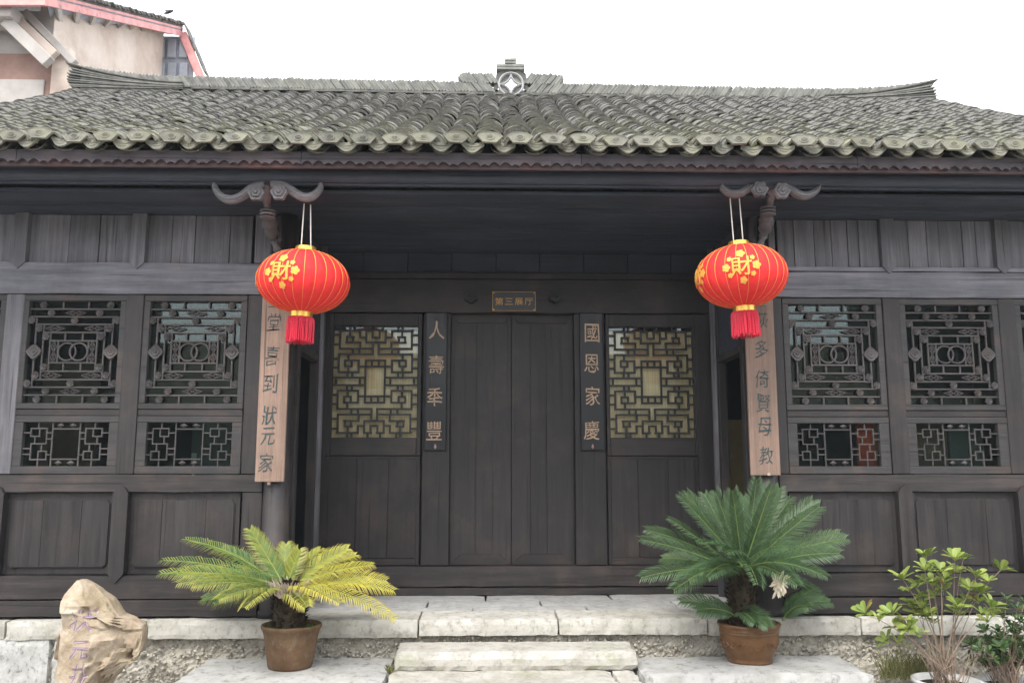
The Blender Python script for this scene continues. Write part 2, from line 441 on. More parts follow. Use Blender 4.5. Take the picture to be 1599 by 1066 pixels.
# ------------------------------------------------------------------ lettering
_fc = bpy.data.curves.new('lettering', 'FONT')
_fo = bpy.data.objects.new('lettering', _fc)
COL.objects.link(_fo)
def glyph(ch, w, h, th, offset=0.0, shear=0.0, wob=.02, seed=0):
    """one written character as a raised solid in the x,z plane, centred"""
    _fc.body = ch; _fc.extrude = .05; _fc.offset = offset; _fc.shear = shear; _fc.resolution_u = 3
    bpy.context.view_layer.update()
    me = bpy.data.meshes.new_from_object(_fo.evaluated_get(bpy.context.evaluated_depsgraph_get()))
    v = np.array([p.co for p in me.vertices]); fs = [tuple(p.vertices) for p in me.polygons]
    bpy.data.meshes.remove(me)
    lo, hi = v.min(0), v.max(0); c = (lo + hi) / 2
    k = 1.0 / max(hi[0] - lo[0], hi[1] - lo[1])
    vs = []
    for p in v:
        q = Vector(((p[0] - c[0]) * k, (p[1] - c[1]) * k, 0))
        n = noise.noise_vector(q * 3.0 + Vector((seed * 4.1, 0, 0))) * wob * 2 + noise.noise_vector(q * 11 + Vector((0, seed * 3.3, 0))) * wob * .5
        vs.append(((q.x + n.x) * w, -(p[2] / .05) * th, (q.y + n.y) * h))
    return MB().add(vs, fs)

# ================================================================== GROUND AND PLINTH
PZ = .07                      # platform level
SZ = -.19                     # slab and second step level
GZ = -.62                     # courtyard
g = MB()
g.add([(-120, -120, GZ), (120, -120, GZ), (120, 160, GZ), (-120, 160, GZ)], [(0, 1, 2, 3)])
g.build('ground', GROUND, kind='structure')

plinth = bpy.data.objects.new('stone_plinth', None); COL.objects.link(plinth); plinth['kind'] = 'structure'
xs = [-6.2, -4.9] + [ax(p, 975, -.12) for p in (8, 228, 425, 653, 872, 1105, 1345)] + [4.9, 6.2]
for i in range(len(xs) - 1):
    t_ = .004 * rnd.uniform(-1, 1)
    block(xs[i] + .002, xs[i + 1] - .002, -.12 + .006 * rnd.uniform(-1, 1), .30, PZ - .125 + .008 * rnd.uniform(-1, 1), PZ + t_, .035, .0045, 9, i, .008).build('edge_stone', ST_EDGE, plinth, smooth=False)
# paving of the porch in front of the door
rows = [(.302, .50), (.502, .80), (.802, 1.2)]
for j, (a, b) in enumerate(rows):
    x = -1.75 - rnd.uniform(0, .5)
    while x < 1.75:
        w = rnd.uniform(.75, 1.35); x1 = min(x + w, 1.8)
        if x1 - x > .1 and x1 > -1.78:
            block(max(x, -1.78) + .004, x1 - .004, a + .002, b - .002, PZ - .1, PZ - .004 + rnd.uniform(-.004, .004), .09, .004, 6, j * 9 + int(x * 10), .008).build('paving_stone', ST_PAVE, plinth)
        x = x1
# core of the plinth under the hall
MB().box(-6.2, 6.2, .0, 8, GZ - .1, PZ - .13, 0).build('plinth_core', ST_RUB, plinth)
MB().box(-6.2, 6.2, 1.2, 8, PZ - .12, PZ - .01, 0).build('floor_slab', ST_PAVE, plinth)
# pebbly mortar face
nx_, nz_ = 520, 34
vs = []
for k in range(nz_ + 1):
    z = GZ - .05 + (PZ - .115 - GZ + .05) * k / nz_
    for i in range(nx_ + 1):
        x = -6.2 + 12.4 * i / nx_
        p = Vector((x, 0, z))
        d = .018 * noise.noise(p * 9) + .020 * (0.5 - abs(noise.noise(p * 26))) + .012 * noise.noise(p * 60) + .02 * noise.noise(p * 2.2)
        vs.append((x, -.045 - d, z))
fs = [(k * (nx_ + 1) + i, k * (nx_ + 1) + i + 1, (k + 1) * (nx_ + 1) + i + 1, (k + 1) * (nx_ + 1) + i) for k in range(nz_) for i in range(nx_)]
MB().add(vs, fs).build('mortar_face', ST_RUB, plinth, kind='stuff')
# pebbles standing out of the mortar
pm = MB()
PEB = [(1, 0, 0), (-1, 0, 0), (0, 1, 0), (0, -1, 0), (0, 0, 1), (0, 0, -1)]
PEBF = [(0, 2, 4), (2, 1, 4), (1, 3, 4), (3, 0, 4), (2, 0, 5), (1, 2, 5), (3, 1, 5), (0, 3, 5)]
for i in range(5200):
    x = rnd.uniform(-4.6, 4.6); z = rnd.uniform(GZ, PZ - .13)
    r = rnd.uniform(.005, .017)
    M = Matrix.Translation((x, -.066 + rnd.uniform(-.01, .006), z)) @ Matrix.Rotation(rnd.uniform(0, 6), 4, 'Z') @ Matrix.Rotation(rnd.uniform(0, 6), 4, 'X')
    pm.add([M @ (Vector(p) * r * rnd.uniform(.7, 1.3)) for p in PEB], PEBF)
pm.build('pebble_facing', ST_RUB, plinth, kind='stuff')
# squared granite blocks at the left
for (a, b, c, d) in ((-150, 74, 997, 1090), (79, 150, 997, 1090), (-150, 30, 1093, 1150), (35, 150, 1093, 1150)):
    x0, x1, z0, z1 = rect(a, b, c, d, -.12)
    block(x0, x1, -.115, .0, max(z0, GZ), z1, .05, .008, 8, int(a), .014).build('granite_block', ST_GRAN, plinth)

# steps and side slabs
x0, x1 = ax(614, 1030, -.5), ax(997, 1030, -.5)
o = block(x0, x1, -.50, -.105, SZ - .02, -.082, .04, .005, 8, 41, .02).build('stone_step', ST_STEP, kind='structure')
x0, x1 = ax(602, 1055, -.8), ax(1005, 1055, -.8)
xm = ax(962, 1056, -.7)
st = block(x0, xm - .003, -1.05, -.16, GZ - .05, SZ - .012, .05, .005, 8, 42, .015).build('stone_step', ST_STEP, kind='structure')
block(xm + .003, x1, -1.05, -.16, GZ - .05, SZ - .015, .05, .005, 8, 43, .015).build('step_end_stone', ST_STEP, st)
block(ax(327, 1024, -.1), ax(602, 1055, -.8) - .015, -1.35, -.085, GZ - .05, SZ, .06, .006, 5, 44, .012).build('stone_slab', ST_SLAB, kind='structure')
block(ax(1005, 1055, -.8) + .012, ax(1362, 1050, -.66), -.70, -.085, GZ - .05, SZ, .06, .008, 5, 45, .02).build('stone_slab', ST_SLAB, kind='structure')

# ================================================================== THE HALL
hall = thing('wooden_hall', 'dark timber hall with grey tiled roof, lattice windows and closed double door', 'hall')
YW, YD = 0.0, 1.14
CEIL = 3.06
HX = 5.15
def part(mb, name, mat, parent=None, **k): return mb.build(name, mat, parent or hall, **k)
def hbox(name, mat, x0, x1, y0, y1, z0, z1, ch=.005, parent=None): return part(MB().box(x0, x1, y0, y1, z0, z1, ch), name, mat, parent)
def plank(x0, x1, y0, y1, z0, z1, amp=.0025, seed=0, seg=8, horiz=True):
    """a beam or board with slightly worn, wavering edges"""
    return block(x0, x1, y0, y1, z0, z1, .16, amp, 4, seed, .006)

zb0 = PZ + .012
zW = {k: azz(800, k, YW) for k in (290, 414, 463, 640, 650, 740, 768, 895, 932)}
post_px = [15, 204, 1398, 1580]
PX = [ax(p, 600, YW) for p in post_px]
bayL, bayR = PX[1] - PX[0], PX[3] - PX[2]
PX = [PX[0] - bayL] + PX + [PX[3] + bayR]
COLX = (ax(427, 850, YW), ax(1191, 620, YW))
inner = (COLX[0] - .09, COLX[1] + .09)
for side in (0, 1):
    xa, xb = (-HX, inner[0]) if side == 0 else (inner[1], HX)
    part(plank(xa, xb, -.05, .09, zb0, zW[932] - .002, .004, 3 + side), 'base_beam', WH)
    part(plank(xa, xb, -.044, .09, zW[932] + .002, zW[895], .004, 5 + side), 'base_beam', WH)
    part(plank(xa, xb, -.028, .08, zW[768], zW[740], .003, 7 + side), 'sill_beam', WH)
    if side == 0:
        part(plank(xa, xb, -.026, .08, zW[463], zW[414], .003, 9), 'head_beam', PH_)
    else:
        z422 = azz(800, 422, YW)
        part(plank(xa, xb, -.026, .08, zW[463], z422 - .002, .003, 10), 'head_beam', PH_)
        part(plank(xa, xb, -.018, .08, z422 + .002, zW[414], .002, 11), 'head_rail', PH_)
    pxs = [p for p in PX if (p < 0) == (side == 0)]
    w = .066
    for p in pxs:
        zl0, zl1 = zW[895], zW[768]
        # lower post with pointed foot and pointed head let into the beams
        poly = [(p, zl0 - .055), (p + w * .85, zl0 + .012), (p + w * .85, zl1 - .01), (p + w * .45, zl1 + .035), (p, zl1 + .05), (p - w * .45, zl1 + .035), (p - w * .85, zl1 - .01), (p - w * .85, zl0 + .012)]
        part(MB().prism(poly, -.056, .05), 'post', WV)
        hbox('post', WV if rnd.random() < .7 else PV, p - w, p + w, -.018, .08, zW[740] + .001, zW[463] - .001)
        poly = [(p, zW[414] - .055), (p + w * .8, zW[414] - .002), (p + w * .8, CEIL - .002), (p - w * .8, CEIL - .002), (p - w * .8, zW[414] - .002)]
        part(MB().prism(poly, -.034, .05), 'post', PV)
    # narrow post beside the column
    e = inner[0] if side == 0 else inner[1]
    s_ = 1 if side == 0 else -1
    near = max(pxs) if side == 0 else min(pxs)
    xe0 = (ax(383, 600, YW) if side == 0 else e)
    xe1 = (e if side == 0 else ax(1225, 600, YW))
    hbox('post', WV, xe0, xe1, -.018, .08, zW[740] + .001, zW[463] - .001)
    hbox('post', WV, xe0 + (.02 if side == 0 else 0), xe1 - (0 if side == 0 else .02), -.02, .08, zW[895] + .001, zW[768] - .001)
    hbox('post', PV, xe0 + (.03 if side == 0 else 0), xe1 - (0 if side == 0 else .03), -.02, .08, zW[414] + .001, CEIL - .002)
    # bays
    edges = sorted(pxs + [xe0 if side == 0 else xe1] )
    edges = [(-HX if side == 0 else edges[0])] + (edges if side == 0 else edges[1:]) + ([] if side == 0 else [HX])
    for i in range(len(edges) - 1):
        a, b = edges[i], edges[i + 1]
        L = a + (w * .8 if any(abs(a - q) < 1e-6 for q in pxs) else 0); Rr = b - (w * .8 if any(abs(b - q) < 1e-6 for q in pxs) else 0)
        if Rr - L < .15: continue
        # upper vertical boards
        n = rnd.choice([4, 5, 6]) if side else rnd.choice([3, 4])
        cuts = sorted([L] + [L + (Rr - L) * (k + rnd.uniform(-.22, .22)) / n for k in range(1, n)] + [Rr])
        for k in range(len(cuts) - 1):
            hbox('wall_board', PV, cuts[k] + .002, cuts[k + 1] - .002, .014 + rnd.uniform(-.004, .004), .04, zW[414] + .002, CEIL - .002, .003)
        # lower panel: frame, sunk board and raised field with notched corners
        hbox('wall_panel', WV, L, Rr, .012, .05, zW[895] + .001, zW[768] - .001, .003)
        f0, f1, g0, g1 = L + .035, Rr - .035, azz(800, 884, YW), azz(800, 779, YW)
        c = .028
        poly = [(f0 + c, g0), (f1 - c, g0), (f1 - c, g0 + c * .6), (f1, g0 + c), (f1, g1 - c), (f1 - c, g1 - c * .6), (f1 - c, g1), (f0 + c, g1), (f0 + c, g1 - c * .6), (f0, g1 - c), (f0, g0 + c), (f0 + c, g0 + c * .6)]
        nb = 3; xx = [f0] + [f0 + (f1 - f0) * (k + rnd.uniform(-.2, .2)) / nb for k in range(1, nb)] + [f1]
        fld = part(MB().prism([(f0 + c, g0), (f1 - c, g0), (f1, g0 + c), (f1, g1 - c), (f1 - c, g1), (f0 + c, g1), (f0, g1 - c), (f0, g0 + c)], .004, .0125), 'panel_field', WV)
        for k in range(nb):
            a0, a1 = xx[k] + .0012, xx[k + 1] - .0012
            if k == 0: pl = [(a0 + c, g0 + .006), (a1, g0 + .006), (a1, g1 - .006), (a0 + c, g1 - .006), (a0 + .006, g1 - c), (a0 + .006, g0 + c)]
            elif k == nb - 1: pl = [(a0, g0 + .006), (a1 - c, g0 + .006), (a1 - .006, g0 + c), (a1 - .006, g1 - c), (a1 - c, g1 - .006), (a0, g1 - .006)]
            else: pl = [(a0, g0 + .006), (a1, g0 + .006), (a1, g1 - .006), (a0, g1 - .006)]
            part(MB().prism(pl, -.006 + rnd.uniform(-.0015, .0015), .0045), 'board', WV, fld)

# ---- windows -------------------------------------------------------------------------------------
def frame_mb(w, h, b, y0, y1, bb=None):
    m = MB(); bb = bb or b
    m.box(-w / 2, w / 2, y0, y1, h / 2 - b, h / 2, .005); m.box(-w / 2, w / 2, y0, y1, -h / 2, -h / 2 + bb, .005)
    m.box(-w / 2, -w / 2 + b, y0 + .0015, y1 - .0015, -h / 2 + bb - .001, h / 2 - b + .001, .004); m.box(w / 2 - b, w / 2, y0 + .0015, y1 - .0015, -h / 2 + bb - .001, h / 2 - b + .001, .004)
    return m
def rosette(r, th, lobes=8):
    m = MB(); n = lobes * 4; vs = []
    for ring, (k, y) in enumerate(((1.0, 0), (.92, -th * .8), (.62, -th * .55), (.5, -th * 1.0), (.22, -th * .7), (.12, -th * 1.15))):
        for i in range(n):
            a = 2 * math.pi * i / n
            rr = r * k * (1 + (.10 if k > .6 else .05) * math.cos(lobes * a))
            vs.append((rr * math.cos(a), y, rr * math.sin(a)))
    fs = [(q * n + i, q * n + (i + 1) % n, (q + 1) * n + (i + 1) % n, (q + 1) * n + i) for q in range(5) for i in range(n)]
    fs.append(tuple(range(5 * n, 6 * n))); fs.append(tuple(range(n))[::-1])
    return m.add(vs, fs)
def diamond_pair(m, cx, cz, hw, hh, b, y0, y1, vertical=False):
    """flat double lozenge drawn with thin bars"""
    def bar(p, q):
        d = Vector((q[0] - p[0], 0, q[1] - p[1])); L = d.length; an = math.atan2(d.z, d.x)
        M = Matrix.Translation((p[0], 0, p[1])) @ Matrix.Rotation(-an, 4, 'Y')
        m.box(-b * .3, L + b * .3, y0 + .001, y1 - .001, -b / 2, b / 2, 0, M)
    pts = [(-hw, 0), (0, hh), (hw, 0), (0, -hh)] if not vertical else [(0, -hw), (hh, 0), (0, hw), (-hh, 0)]
    for i in range(4): bar((cx + pts[i][0], cz + pts[i][1]), (cx + pts[(i + 1) % 4][0], cz + pts[(i + 1) % 4][1]))
    for s in (-1, 1):
        if not vertical: q = [(cx + s * hw * .28 - hw * .27, cz), (cx + s * hw * .28, cz + hh * .45), (cx + s * hw * .28 + hw * .27, cz), (cx + s * hw * .28, cz - hh * .45)]
        else: q = [(cx, cz + s * hw * .28 - hw * .27), (cx + hh * .45, cz + s * hw * .28), (cx, cz + s * hw * .28 + hw * .27), (cx - hh * .45, cz + s * hw * .28)]
        for i in range(4): bar(q[i], q[(i + 1) % 4])

UW = .775; UZ0, UZ1 = zW[640] + .002, zW[463] - .003; UH = UZ1 - UZ0
def upper_window(loc):
    b = .048
    win = part(frame_mb(UW, UH, b, -.012, .05, b * .9), 'window', FRM, loc=loc)
    w, h = UW - 2 * b, UH - 1.9 * b
    X = lambda u: (u - .5) * w
    Z = lambda v: (.5 - v) * h - .05 * b
    m = MB(); t = .0125; y0, y1 = .004, .022
    def H(v, u0, u1, k=1): m.box(X(u0), X(u1), y0, y1, Z(v) - t / 2, Z(v) + t / 2, .002)
    def Vv(u, v0, v1): m.box(X(u) - t / 2, X(u) + t / 2, y0 + .0015, y1 - .0015, Z(v1), Z(v0), .002)
    for s in (0, 1):
        f = (lambda v: v) if s == 0 else (lambda v: 1 - v)
        H(f(.078), 0, 1); H(f(.155), 0, 1); H(f(.229), .08, .92); H(f(.31), .166, .834); H(f(.392), .244, .756)
        for u in (.36, .64): Vv(u, *sorted((f(0), f(.078))))
        for u in (.405, .595): Vv(u, *sorted((f(.31), f(.392))))
        diamond_pair(m, X(.5), Z(f(.116)), .075, .025, .005, y0, y1)
        for u in (.285, .715): diamond_pair(m, X(u), Z(f(.269)), .072, .025, .005, y0, y1)
    for s in (0, 1):
        g_ = (lambda u: u) if s == 0 else (lambda u: 1 - u)
        Vv(g_(.08), .155, .845); Vv(g_(.166), .229, .771); Vv(g_(.244), .31, .69); Vv(g_(.335), .392, .608)
        for dv in (-.05, .05): diamond_pair(m, X(g_(.29)), Z(.5 + dv), .042, .022, .005, y0, y1, True)
    m.build('lattice', LT, win)
    ro = rosette(.027, .014, 7).build('rosette', LT, win, (0, 0, 0))
    spots = []
    for s in (0, 1):
        f = (lambda v: v) if s == 0 else (lambda v: 1 - v)
        spots += [(.15, f(.038)), (.885, f(.038)), (.24, f(.118)), (.77, f(.118)), (.5, f(.192)), (.03, f(.192)), (.97, f(.192)), (.118, f(.272)), (.882, f(.272)), (.2, f(.352)), (.8, f(.352))]
    for i, (u, v) in enumerate(spots):
        q = ro if i == 0 else ro.copy()
        if i: COL.objects.link(q)
        q.parent = win; q.location = (X(u), y0 + .001, Z(v)); q.rotation_euler = (0, u * 9 + v * 5, 0)
    md = rosette(.054, .016, 4)
    me = md.build('medallion', LT, win, (X(.08), y0, Z(.5)))
    m2 = me.copy(); COL.objects.link(m2); m2.location = (X(.92), y0, Z(.5))
    for sgn in (-1, 1):
        pts = [(X(.5) + sgn * .045 + .066 * math.cos(a), y0 + .004 - sgn * .003, .066 * math.sin(a) + Z(.5)) for a in [2 * math.pi * k / 28 for k in range(29)]]
        MB().tube(pts, .0075, 6, cap=False).build('ring', LT, win)
    MB().box(-w / 2 - .01, w / 2 + .01, .030, .034, -h / 2 - .01, h / 2 + .01, 0).build('pane', GLASS, win)
    return win

def lower_window(loc, flip):
    z0, z1 = zW[740] + .001, zW[650] - .001
    h_, w_ = z1 - z0, UW
    bx, bt, bb = .075, .047, .057
    m = MB()
    m.box(-w_ / 2, w_ / 2, -.010, .05, h_ / 2 - bt, h_ / 2, .004); m.box(-w_ / 2, w_ / 2, -.010, .05, -h_ / 2, -h_ / 2 + bb, .004)
    m.box(-w_ / 2, -w_ / 2 + bx, -.0085, .049, -h_ / 2 + bb - .001, h_ / 2 - bt + .001, .004); m.box(w_ / 2 - bx, w_ / 2, -.0085, .049, -h_ / 2 + bb - .001, h_ / 2 - bt + .001, .004)
    win = part(m, 'window', FRM, loc=loc)
    w, h = w_ - 2 * bx, h_ - bt - bb
    zc = (bb - bt) / 2
    m = MB(); t = .010; y0, y1 = .004, .020
    def seg(p, q, ori):
        x0, x1 = sorted((p[0], q[0])); a0, a1 = sorted((p[1], q[1]))
        if ori == 'h': m.box(x0 - t / 2, x1 + t / 2, y0, y1, a0 - t / 2, a0 + t / 2, .0015)
        else: m.box(x0 - t / 2, x0 + t / 2, y0 + .0012, y1 - .0012, a0 - t / 2, a1 + t / 2, .0015)
    Xg = lambda u: (u - .5) * w
    Zg = lambda v: (.5 - v) * h + zc
    def L(u0, v0, u1, v1): seg((Xg(u0), Zg(v0)), (Xg(u1), Zg(v1)), 'h' if abs(v0 - v1) < 1e-6 else 'v')
    L(.335, 0, .335, 1); L(.655, 0, .655, 1); L(.335, .15, .655, .15); L(.335, .84, .655, .84)
    fret = [(.2, .14, .75, .14), (.2, .14, .2, .49), (.2, .49, .72, .49), (.72, .49, .72, .85), (.17, .85, .72, .85), (.45, .14, .45, .32), (.75, .14, .75, .32), (.45, .32, .75, .32),
            (.17, .66, .17, .85), (.45, .66, .45, .85), (.17, .66, .45, .66), (.5, 0, .5, .14), (0, .24, .2, .24), (0, .38, .2, .38), (.75, .24, 1, .24), (.6, .32, .6, .49), (.35, .49, .35, .66),
            (0, .74, .17, .74), (.72, .6, 1, .6), (.72, .73, 1, .73), (.45, .85, .45, 1)]
    for cell, mir in ((0, flip), (1, not flip)):
        c0, c1 = (0, .335) if cell == 0 else (.655, 1)
        for a, b_, c, d in fret:
            if mir: a, c = 1 - a, 1 - c
            L(c0 + (c1 - c0) * a, b_, c0 + (c1 - c0) * c, d)
    m.build('lattice', LT, win)
    lz = MB().add([(-.026, 0, 0), (0, 0, -.019), (.026, 0, 0), (0, 0, .019), (0, -.014, 0), (-.026, .012, 0), (0, .012, -.019), (.026, .012, 0), (0, .012, .019)],
                  [(0, 1, 4), (1, 2, 4), (2, 3, 4), (3, 0, 4), (0, 5, 6, 1), (1, 6, 7, 2), (2, 7, 8, 3), (3, 8, 5, 0), (8, 7, 6, 5)]).build('lozenge', LT, win, (Xg(.425), y0 + .001, Zg(.07)))
    for u, v in ((.57, .07), (.425, .925), (.57, .925)):
        q = lz.copy(); COL.objects.link(q); q.location = (Xg(u), y0 + .001, Zg(v))
    MB().box(-w / 2 - .01, w / 2 + .01, .028, .032, zc - h / 2 - .01, zc + h / 2 + .01, 0).build('pane', GLASS, win)
    return win

cx = [ax((29 + 189) / 2, 600, YW), ax(300, 600, YW), ax(1305, 600, YW), ax(1489, 600, YW)]
cx = [cx[0] - (PX[2] - PX[1])] + cx + [cx[3] + (PX[4] - PX[3])]
zu = (UZ0 + UZ1) / 2; zl = (zW[740] + zW[650]) / 2
w1 = upper_window((cx[1], 0, zu)); k1 = children(w1)
for c in (cx[0],) + tuple(cx[2:]): copy_tree(w1, hall, (c, 0, zu), k1)
lA = lower_window((cx[2], 0, zl), False); kA = children(lA)
lB = lower_window((cx[1], 0, zl), True); kB = children(lB)
copy_tree(lA, hall, (cx[3], 0, zl), kA)
for c in (cx[0], cx[4], cx[5]): copy_tree(lB, hall, (c, 0, zl), kB)
for c in cx:
    hbox('window_rail', WH, c - UW / 2 + .002, c + UW / 2 - .002, -.006, .05, zW[650] + .001, zW[640] - .001, .004)
    # infill between the frame and the posts
    l = max([p for p in PX if p < c] + [inner[1] + .14 if c > 0 else -9]); r = min([p for p in PX if p > c] + [inner[0] - .06 if c < 0 else 9])
for i, c in enumerate(cx):
    for a, b in ((c - UW / 2 - .09, c - UW / 2 - .001), (c + UW / 2 + .001, c + UW / 2 + .09)):
        hbox('filler_strip', WV, a, b, .004, .05, zW[740] + .001, zW[463] - .001, .002)

# ---- columns, returns and the recessed door wall ---------------------------------------------------
for c in COLX:
    part(MB().lathe([(.112, PZ), (.112, PZ + .05), (.1, PZ + .055), (.097, 1.5), (.092, CEIL)], 28, (c, .03, 0)), 'column', WV, smooth=True)
RX = (ax(447, 850, YW) + .012, ax(1167, 600, YW) + .01)
zdoor = azz(1148, 557, .45)
for s, x in ((-1, RX[0]), (1, RX[1])):
    a, b = (x - .07, x) if s < 0 else (x, x + .07)
    hbox('side_post', WV, a, b, .13, .22, PZ, CEIL - .002)
    hbox('side_board', DK, a + .01, b - .01, .221, .86, zdoor + .06, CEIL - .002)
    hbox('side_lintel', WH, a - .004, b + .004, .221, .86, zdoor, zdoor + .058)
    hbox('side_sill', WH, a - .004, b + .004, .221, .86, PZ, PZ + .16)
    hbox('side_post', WV, a, b, .862, .92, PZ, CEIL - .002)
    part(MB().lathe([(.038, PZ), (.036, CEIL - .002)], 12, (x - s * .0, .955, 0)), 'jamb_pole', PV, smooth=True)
    hbox('side_board', WV, a + .005, b - .005, .99, YD - .002, PZ, CEIL - .002)

xL, xR = RX[0] - .07, RX[1] + .07
zD = lambda py: azz(800, py, YD)
xD = lambda px, py=650: ax(px, py, YD)
part(plank(xL, xR, YD - .06, YD + .1, PZ - .004, zD(914) - .002, .003, 21), 'threshold', WH)
part(plank(xL, xR, YD - .075, YD + .1, zD(914) + .002, zD(882), .005, 22), 'threshold', WH)
part(plank(xL, xR, YD - .05, YD + .1, zD(490), zD(438), .003, 23), 'lintel', WH)
hbox('head_rail', WH, xL, xR, YD - .03, YD + .08, zD(437), zD(427))
n = 9
for k in range(n):
    a, b = xL + (xR - xL) * k / n, xL + (xR - xL) * (k + 1) / n
    hbox('wall_board', DK, a + .002, b - .002, YD + .0 + rnd.uniform(-.003, .003), YD + .04, zD(427) + .001, CEIL - .002, .003)
z0, z1 = zD(882) + .001, zD(490) - .001
for a, b in ((xL, xD(511)), (xD(1088), xR)):
    hbox('corner_board', WV, a, b - .002 if a == xL else b, YD - .015, YD + .05, z0, z1)
for a, b in ((xD(660), xD(703)), (xD(897), xD(945))):
    hbox('door_post', WV, a, b, YD - .022, YD + .06, z0, z1)
# two door leaves
for a, b, mir in ((xD(703) + .002, xD(798.5) - .002, 0), (xD(798.5) + .002, xD(897) - .002, 1)):
    dr = part(MB().box(a, b, YD + .062, YD + .085, z0, z1, .003), 'door', WV)
    rt, rb = z1 - .075, z0 + .085
    st_ = .05
    MB().prism([(a + .002, z0 + .001), (b - .002, z0 + .001), (b - .10, rb), (a + .10, rb)], YD + .039, YD + .061).build('rail', WH, dr)
    MB().prism([(a + .06, rt), (b - .06, rt), (b - .002, z1 - .001), (a + .002, z1 - .001)], YD + .039, YD + .061).build('rail', WH, dr)
    fr = [0, .42, .70, 1] if not mir else [0, .30, .56, 1]
    for k in range(3):
        p0, p1 = a + (b - a) * fr[k] + .0015, a + (b - a) * fr[k + 1] - .0015
        def zb(x): return max(z0 + .001, min(rb, z0 + .001 + (rb - z0) * min((x - a), (b - x)) / .10)) + .002
        def zt(x): return z1 - .001 - (z1 - rt) * min(1, min((x - a), (b - x)) / .06) - .002
        xs_ = sorted({p0, p1, *[q for q in (a + .1, b - .1, a + .06, b - .06) if p0 < q < p1]})
        MB().prism([(x, zb(x)) for x in xs_] + [(x, zt(x)) for x in xs_[::-1]], YD + .04 + rnd.uniform(-.001, .002), YD + .0615).build('plank', WV, dr)
# side leaves with fretwork lights
FRQ = [(135, 130, 285, 130), (140, 130, 140, 260), (285, 130, 285, 180), (190, 175, 240, 175), (190, 175, 190, 215), (235, 175, 235, 215), (185, 215, 290, 215), (140, 260, 378, 260), (288, 215, 288, 260),
       (95, 160, 140, 160), (95, 230, 140, 230), (210, 92, 210, 130), (240, 92, 240, 130), (212, 130, 212, 175), (285, 180, 330, 180), (330, 130, 330, 215), (330, 130, 380, 130), (375, 130, 375, 180), (330, 215, 400, 215),
       (375, 180, 400, 180), (355, 92, 355, 130), (380, 215, 380, 300), (135, 300, 380, 300), (235, 260, 235, 300), (282, 260, 282, 300), (135, 300, 135, 430), (135, 430, 280, 430), (280, 345, 280, 430), (180, 345, 280, 345),
       (180, 345, 180, 387), (228, 345, 228, 387), (180, 387, 228, 387), (205, 387, 205, 430), (95, 335, 135, 335), (95, 400, 135, 400), (280, 390, 330, 390), (205, 300, 205, 345), (330, 345, 330, 497), (330, 345, 400, 345),
       (330, 390, 400, 390), (375, 345, 375, 390), (95, 470, 330, 470), (200, 430, 200, 470), (235, 430, 235, 470), (120, 470, 120, 497), (290, 470, 290, 497)]
for pa, pb in ((511, 658.5), (946, 1087)):
    a, b = xD(pa, 600) + .002, xD(pb, 600) - .002
    zt, zo1, zo0, zr = z1 - .002, zD(510), zD(683), zD(711)
    ia, ib = (xD(519, 600), xD(651.5, 600)) if pa < 800 else (xD(952, 600), xD(1083, 600))
    leaf = part(MB().box(a, ia, YD - .012, YD + .04, zr, zt, .004).box(ib, b, YD - .012, YD + .04, zr, zt, .004).box(ia, ib, YD - .0105, YD + .04, zo1, zt, .004), 'window', WV)
    MB().box(ia + .001, ib - .001, YD - .009, YD + .04, zr, zo0, .004).build('rail', WH, leaf)
    m = MB(); t = .0165; cxm, czm = (ia + ib) / 2, (zo0 + zo1) / 2; kx, kz = (ib - ia) / 610.0, (zo1 - zo0) / 800.0
    y0, y1 = YD - .004, YD + .020
    done = set()
    for q in FRQ:
        for sx in (-1, 1):
            for sz in (-1, 1):
                xa, xb = sorted((cxm + sx * (400 - q[0]) * kx, cxm + sx * (400 - q[2]) * kx)); za, zb_ = sorted((czm + sz * (497 - q[1]) * kz, czm + sz * (497 - q[3]) * kz))
                za, zb_ = max(za, zo0), min(zb_, zo1); xa, xb = max(xa, ia), min(xb, ib)
                if q[1] == q[3]: m.box(xa - t / 2, xb + t / 2, y0, y1, za - t / 2, za + t / 2, .002)
                else: m.box(xa - t / 2, xa + t / 2, y0 + .0015, y1 - .0015, za - t / 2, zb_ + t / 2, .002)
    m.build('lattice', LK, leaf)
    MB().box(ia - .004, ib + .004, YD + .026, YD + .029, zo0 - .004, zo1 + .004, 0).build('pane', CLEAR, leaf)
    MB().box(ia - .004, ib + .004, YD + .052, YD + .058, zo0 - .01, zo1 + (-.035), 0).build('blind', BLIND, leaf)
    low = part(MB().box(a, b, YD + .01, YD + .04, z0, zr - .002, .003), 'wall_panel', WV)
    for k in range(3):
        p0, p1 = a + (b - a) * k / 3 + .0015 + (.03 if k == 0 else 0), a + (b - a) * (k + 1) / 3 - .0015 - (.03 if k == 2 else 0)
        MB().box(p0, p1, YD + .001 + rnd.uniform(-.001, .001), YD + .0095, z0 + .06, zr - .03, .003).build('board', WV, low)
    MB().box(a + .03, b - .03, YD - .002, YD + .0095, z0 + .001, z0 + .057, .003).build('rail', WH, low)
# carved door pegs above the door
PEG = wood('peg_wood', (.008, .008, .009), (.016, .016, .018), (.032, .031, .033), False, (.03, .022, .018), .3, .6)
for px in (735.5, 868):
    c = at(px, 461, YD - .12)
    pg = MB(); r = .068
    hexa = [(c.x + r * math.cos(R(30 + 60 * k)), c.z + r * math.sin(R(30 + 60 * k))) for k in range(6)]
    hs = [(c.x + r * .72 * math.cos(R(30 + 60 * k)), c.z + r * .72 * math.sin(R(30 + 60 * k))) for k in range(6)]
    pg.prism(hexa, YD - .135, YD - .04)
    pg.prism(hs, YD - .150, YD - .136)
    p_ = part(pg, 'door_peg', PEG)
    rosette(r * .5, .012, 6).build('rosette', PEG, p_, (c.x, YD - .150, c.z))

